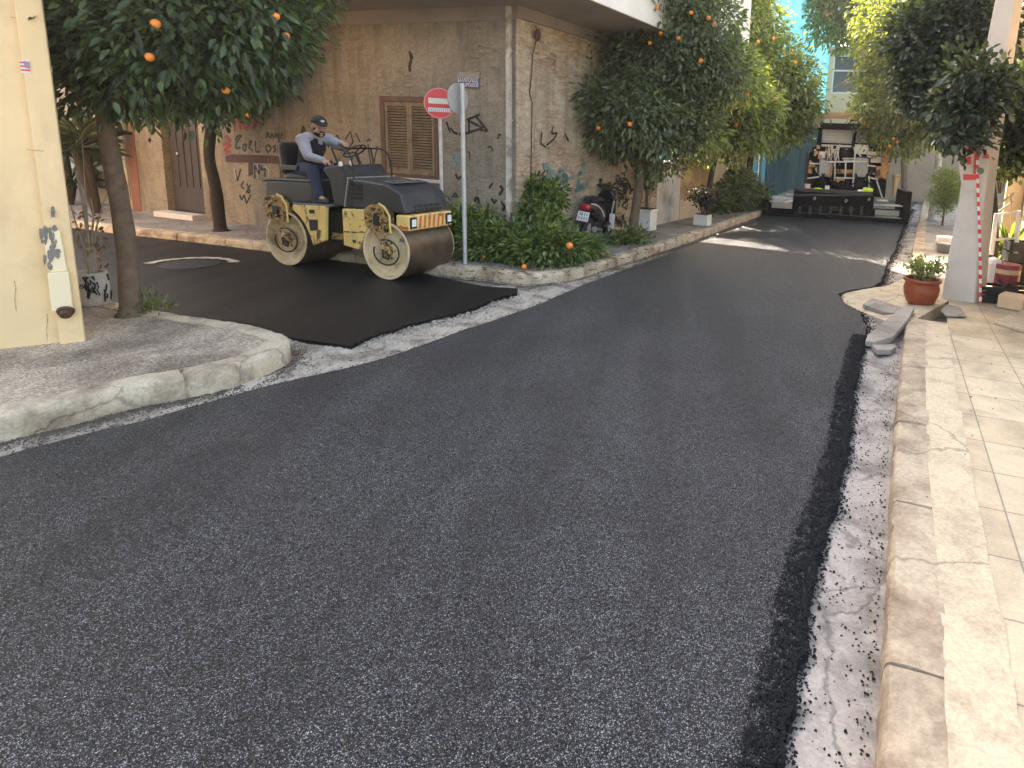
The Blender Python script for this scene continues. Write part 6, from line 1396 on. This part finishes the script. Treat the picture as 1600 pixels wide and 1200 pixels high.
p = G(1421, 303, 0); o = MB().lathe([(.16, 0), (.24, .42), (.26, .5), (.22, .5), (.2, .3), (.0001, .3)], None, 16).build('flower_pot', M['white'], smooth=True); o.location = p; tag(o, 'small white flower pot beside the tan bin', 'flower pot')

# ------------------------------------------------------------------ ochre and pale houses at the far left
hz_ = wl(215, 300)[0]; 
a0, a1 = PL(uend+.05, 0, -.05), PL(uend+.75, 0, -.05)
rh = block('ochre_house', 'narrow ochre and red house front left of the brown house', 'house', [a0, a1, a1-nL*4, a0-nL*4], 7.0, M['house_y'])  # house raised to block sun from the side road
inv(MB().ext([PL(uend+.06, -.06, -.045), PL(uend+.32, -.06, -.045), PL(uend+.32, -.06, .03), PL(uend+.06, -.06, .03)], (0, 0, 3.4)).build('red_pilaster', M['pinkred'], bevel=.01), rh)
inv(MB().cyl(PL(uend+.40, .3, .03), PL(uend+.40, 3.3, .03), .035, None, 10).build('drainpipe', M['step'], None, smooth=True), rh)
a0, a1 = PL(uend+.80, 0, -.3), PL(uend+9, 0, -.3)
ph = empty('pale_house', (a0.x, a0.y, 0)); tag(ph, 'pale house with dark openings behind the yuccas at the far left', 'house')
PH = lambda u, z, o=0.0: PL(u, z, o-.3)
mb = MB(); hs_ = [(uend+.95, uend+1.75, .9, 2.2), (uend+3.0, uend+4.2, .9, 2.2), (uend+5.4, uend+6.4, .06, 2.2)]
holed(PH, uend+.8, uend+9, -.06, 7.0, hs_, .15, mb); inv(mb.build('wall', M['brown_wall']), ph)  # wall height added to keep sun off the far side road
for h in hs_[:2]:
    g_ = MB(); g_.ext([PH(h[0], h[2], -.12), PH(h[1], h[2], -.12), PH(h[1], h[2], -.1), PH(h[0], h[2], -.1)], (0, 0, h[3]-h[2])); wf_ = inv(g_.build('window', M['rol_dark']), ph)
    g_ = MB(); g_.ext([PH(h[0]+.05, h[2]+.04, -.098), PH(h[1]-.05, h[2]+.04, -.098), PH(h[1]-.05, h[2]+.04, -.09), PH(h[0]+.05, h[2]+.04, -.09)], (0, 0, .40)); g_ = g_.build('pane', plain('blue grey panel', (.05, .085, .13), .4)); g_.parent = wf_
inv(MB().ext([PH(uend+.85, .78, .002), PH(uend+4.4, .78, .002), PH(uend+4.4, .78, .08), PH(uend+.85, .78, .08)], (0, 0, .1)).build('ledge', M['step']), ph)

# ------------------------------------------------------------------ house front and clutter at the right edge
hb0 = AT(1604, 398, 11.6); hb0.z = 0; hd_ = azd(24); hn_ = azd(-66)
PH2 = lambda u, z, o=0.0: Vector(((hb0+hd_*u+hn_*o).x, (hb0+hd_*u+hn_*o).y, z))
rhs = empty('right_house', (hb0.x, hb0.y, 0)); tag(rhs, 'beige house front with a slatted shutter and dark doorway at the right edge', 'house')
mb = MB(); holed(PH2, -5, 6.0, -.06, 4.2, [(-.6, 1.5, .75, 2.6), (2.1, 3.4, .1, 2.7)], .12, mb); inv(mb.build('wall', M['beige']), rhs)
mb = MB()
for i in range(19): z = .78+i*.095; mb.ext([PH2(-.6, z, -.11), PH2(-.6, z, -.05), PH2(-.6, z+.03, -.03), PH2(-.6, z+.085, -.10)], hd_*2.1)
inv(mb.build('shutter', M['alum']), rhs)
inv(MB().ext([PH2(2.15, .1, -.1), PH2(3.35, .1, -.1), PH2(3.35, .1, -.05), PH2(2.15, .1, -.05)], (0, 0, 2.55)).build('door', M['door']), rhs)
inv(MB().ext([PH2(1.75, -.06, .01), PH2(2.0, -.06, .01), PH2(2.0, -.06, .3), PH2(1.75, -.06, .3)], (0, 0, 2.9)).build('door_jamb', M['tan'], bevel=.01), rhs)
mb = MB(); mb.ext([PH2(-5, 4.2, .5), PH2(6, 4.2, .5), PH2(6, 4.2, -3), PH2(-5, 4.2, -3)], (0, 0, .2)); inv(mb.build('roof', M['fascia']), rhs)
D = 9.8
def pxbox(name, lab, cat, x0, y0, x1, y1, d, depth, mat, rz=0.0, bevel=.01, zfl=None, group=None):
    a, b_ = AT(x0, y1, d), AT(x1, y1, d); c_ = (a+b_)/2; zb = zfl if zfl is not None else c_.z; h_ = AT((x0+x1)/2, y0, d).z-zb; w_ = (b_-a).length
    o = MB().box(-w_/2, w_/2, -depth/2, depth/2, 0, h_).build(name, mat, None, bevel=bevel); o.location = (c_.x, c_.y, zb); o.rotation_euler = (0, 0, atan2((b_-a).y, (b_-a).x)+rz); return tag(o, lab, cat, group) if lab else o
def crate(lab, px, py, w_, d_, h_, rz, z=Z3):
    q = G(px, py, z); r = empty('crate', q, rz); tag(r, lab, 'crate', 'black crates by the right house'); mb = MB()
    for x0, x1, y0, y1 in ((-w_/2, w_/2, -d_/2, -d_/2+.015), (-w_/2, w_/2, d_/2-.015, d_/2), (-w_/2, -w_/2+.015, -d_/2+.015, d_/2-.015), (w_/2-.015, w_/2, -d_/2+.015, d_/2-.015)):
        for k in range(4): mb.box(x0, x1, y0, y1, h_*(k*.25)+.01, h_*(k*.25+.225))
    for sx in (-1, 1):
        for sy in (-1, 1): mb.box(sx*w_/2-.02 if sx > 0 else -w_/2, w_/2 if sx > 0 else -w_/2+.02, sy*d_/2-.02 if sy > 0 else -d_/2, d_/2 if sy > 0 else -d_/2+.02, 0, h_)
    mb.build('sides', M['rol_dark'], r); MB().box(-w_/2+.016, w_/2-.016, -d_/2+.016, d_/2-.016, .002, .02).build('base', M['rol_dark'], r); return r
crate('black crate lying lowest beside the utility pole', 1553, 470, .42, .34, .20, -.2)
crate('black crate at the right edge beside the first crate', 1588, 470, .40, .34, .22, -.15)
crate('upper black crate standing behind the dark red tin', 1592, 442, .46, .36, .62, -.2)
q = G(1572, 451, Z3+.0); rt = empty('paint_tin', (q.x, q.y, Z3+.0), .2); tag(rt, 'dark red tin with a pale band standing on crates by the right house', 'tin')
q2 = AT(1570, 450, HD(G(1570, 462, Z3))); rt.location = (q2.x, q2.y, q2.z)
MB().lathe([(.15, 0), (.155, .02), (.155, .30), (.15, .32), (.0001, .32)], None, 24).build('tin_body', M['can_red'], rt, smooth=True); MB().lathe([(.157, .20), (.157, .26)], None, 24, 0, False).build('label_band', M['tan'], rt); MB().lathe([(.157, .03), (.157, .05)], None, 24, 0, False).build('label_band', M['white'], rt)
pxbox('sack', 'white sack slumped between the utility pole and the tin', 'sack', 1538, 402, 1560, 444, 9.4, .3, M['white'], .2, .07)
pxbox('tray', 'beige plastic tray lying in front of the black crates', 'tray', 1562, 460, 1604, 472, 8.6, .28, M['tan'], -.2, .02, Z3)
q = G(1574, 418, Z3); spiky(1574, 412, [(1574, 392)], 'green spiky plant with upright blades beside the white gate frame', .05, .62, 70, 'leaf_grass', 8, Z3)
gf = empty('gate_frame', AT(1560, 402, 10.4)); tag(gf, 'white metal gate frame leaning beside the right house', 'gate'); gl_ = gf.location.copy()
mb = MB(); mb.tube([AT(1549, 398, 10.4)-gl_, AT(1557, 335, 10.4)-gl_, AT(1592, 330, 10.6)-gl_, AT(1586, 402, 10.6)-gl_], .035, 8); mb.build('frame', M['white'], gf)
MB().tube([AT(1550, 375, 10.4)-gl_, AT(1588, 372, 10.6)-gl_], .02, 6).build('crossbar', M['white'], gf)
hr = empty('stair_rail', AT(1552, 330, 11.0)); tag(hr, 'pair of thin beige stair rails beside the right house door', 'railing'); h_l = hr.location.copy()
for y in (0, 12): MB().tube([AT(1546, 330+y, 11)-h_l, AT(1584, 302+y, 11.2)-h_l], .018, 6).build('rail', M['beige'], hr)
for x in (1550, 1580): MB().tube([AT(x, 350, 11.1)-h_l, AT(x, 305+(1580-x)*.7, 11.1)-h_l], .016, 6).build('post', M['beige'], hr)
herb('hanging_plant', 'pale yellow leafed bush beside the right house door', AT(1562, 300, 11.2), .35, .6, 500, .08, .04, M['leaf_herb'], 9, 'plant', 12)
# sloping pale slab piece on the right pavement
vs = [G(x, y, Z3+.005) for x, y in ((1552, 505), (1600, 487), (1640, 488), (1640, 512), (1600, 520))]
o = MB().ext([(*p.xy, Z3+.0) for p in vs], (0, 0, .035)).build('broken_slab', M['mortar'], bevel=.008); tag(o, 'pale broken slab lying on the right pavement near the picture edge', 'slab')

# thin summer haze in the street
hz = MB().box(-34, 40, -6, 62, -1.1, 14.2).build('haze', None); hm = bpy.data.materials.new('street haze'); hm.use_nodes = True; hn = hm.node_tree.nodes; hn.clear()
ho = hn.new('ShaderNodeOutputMaterial'); hv_ = hn.new('ShaderNodeVolumePrincipled'); hv_.inputs['Color'].default_value = (.95, .93, .88, 1); hv_.inputs['Density'].default_value = .0013; hv_.inputs['Anisotropy'].default_value = .6
hm.node_tree.links.new(hv_.outputs[0], ho.inputs['Volume']); hz.data.materials.clear(); hz.data.materials.append(hm); tag(hz, 'pale sunlit haze filling the street', 'haze', None, 'stuff')
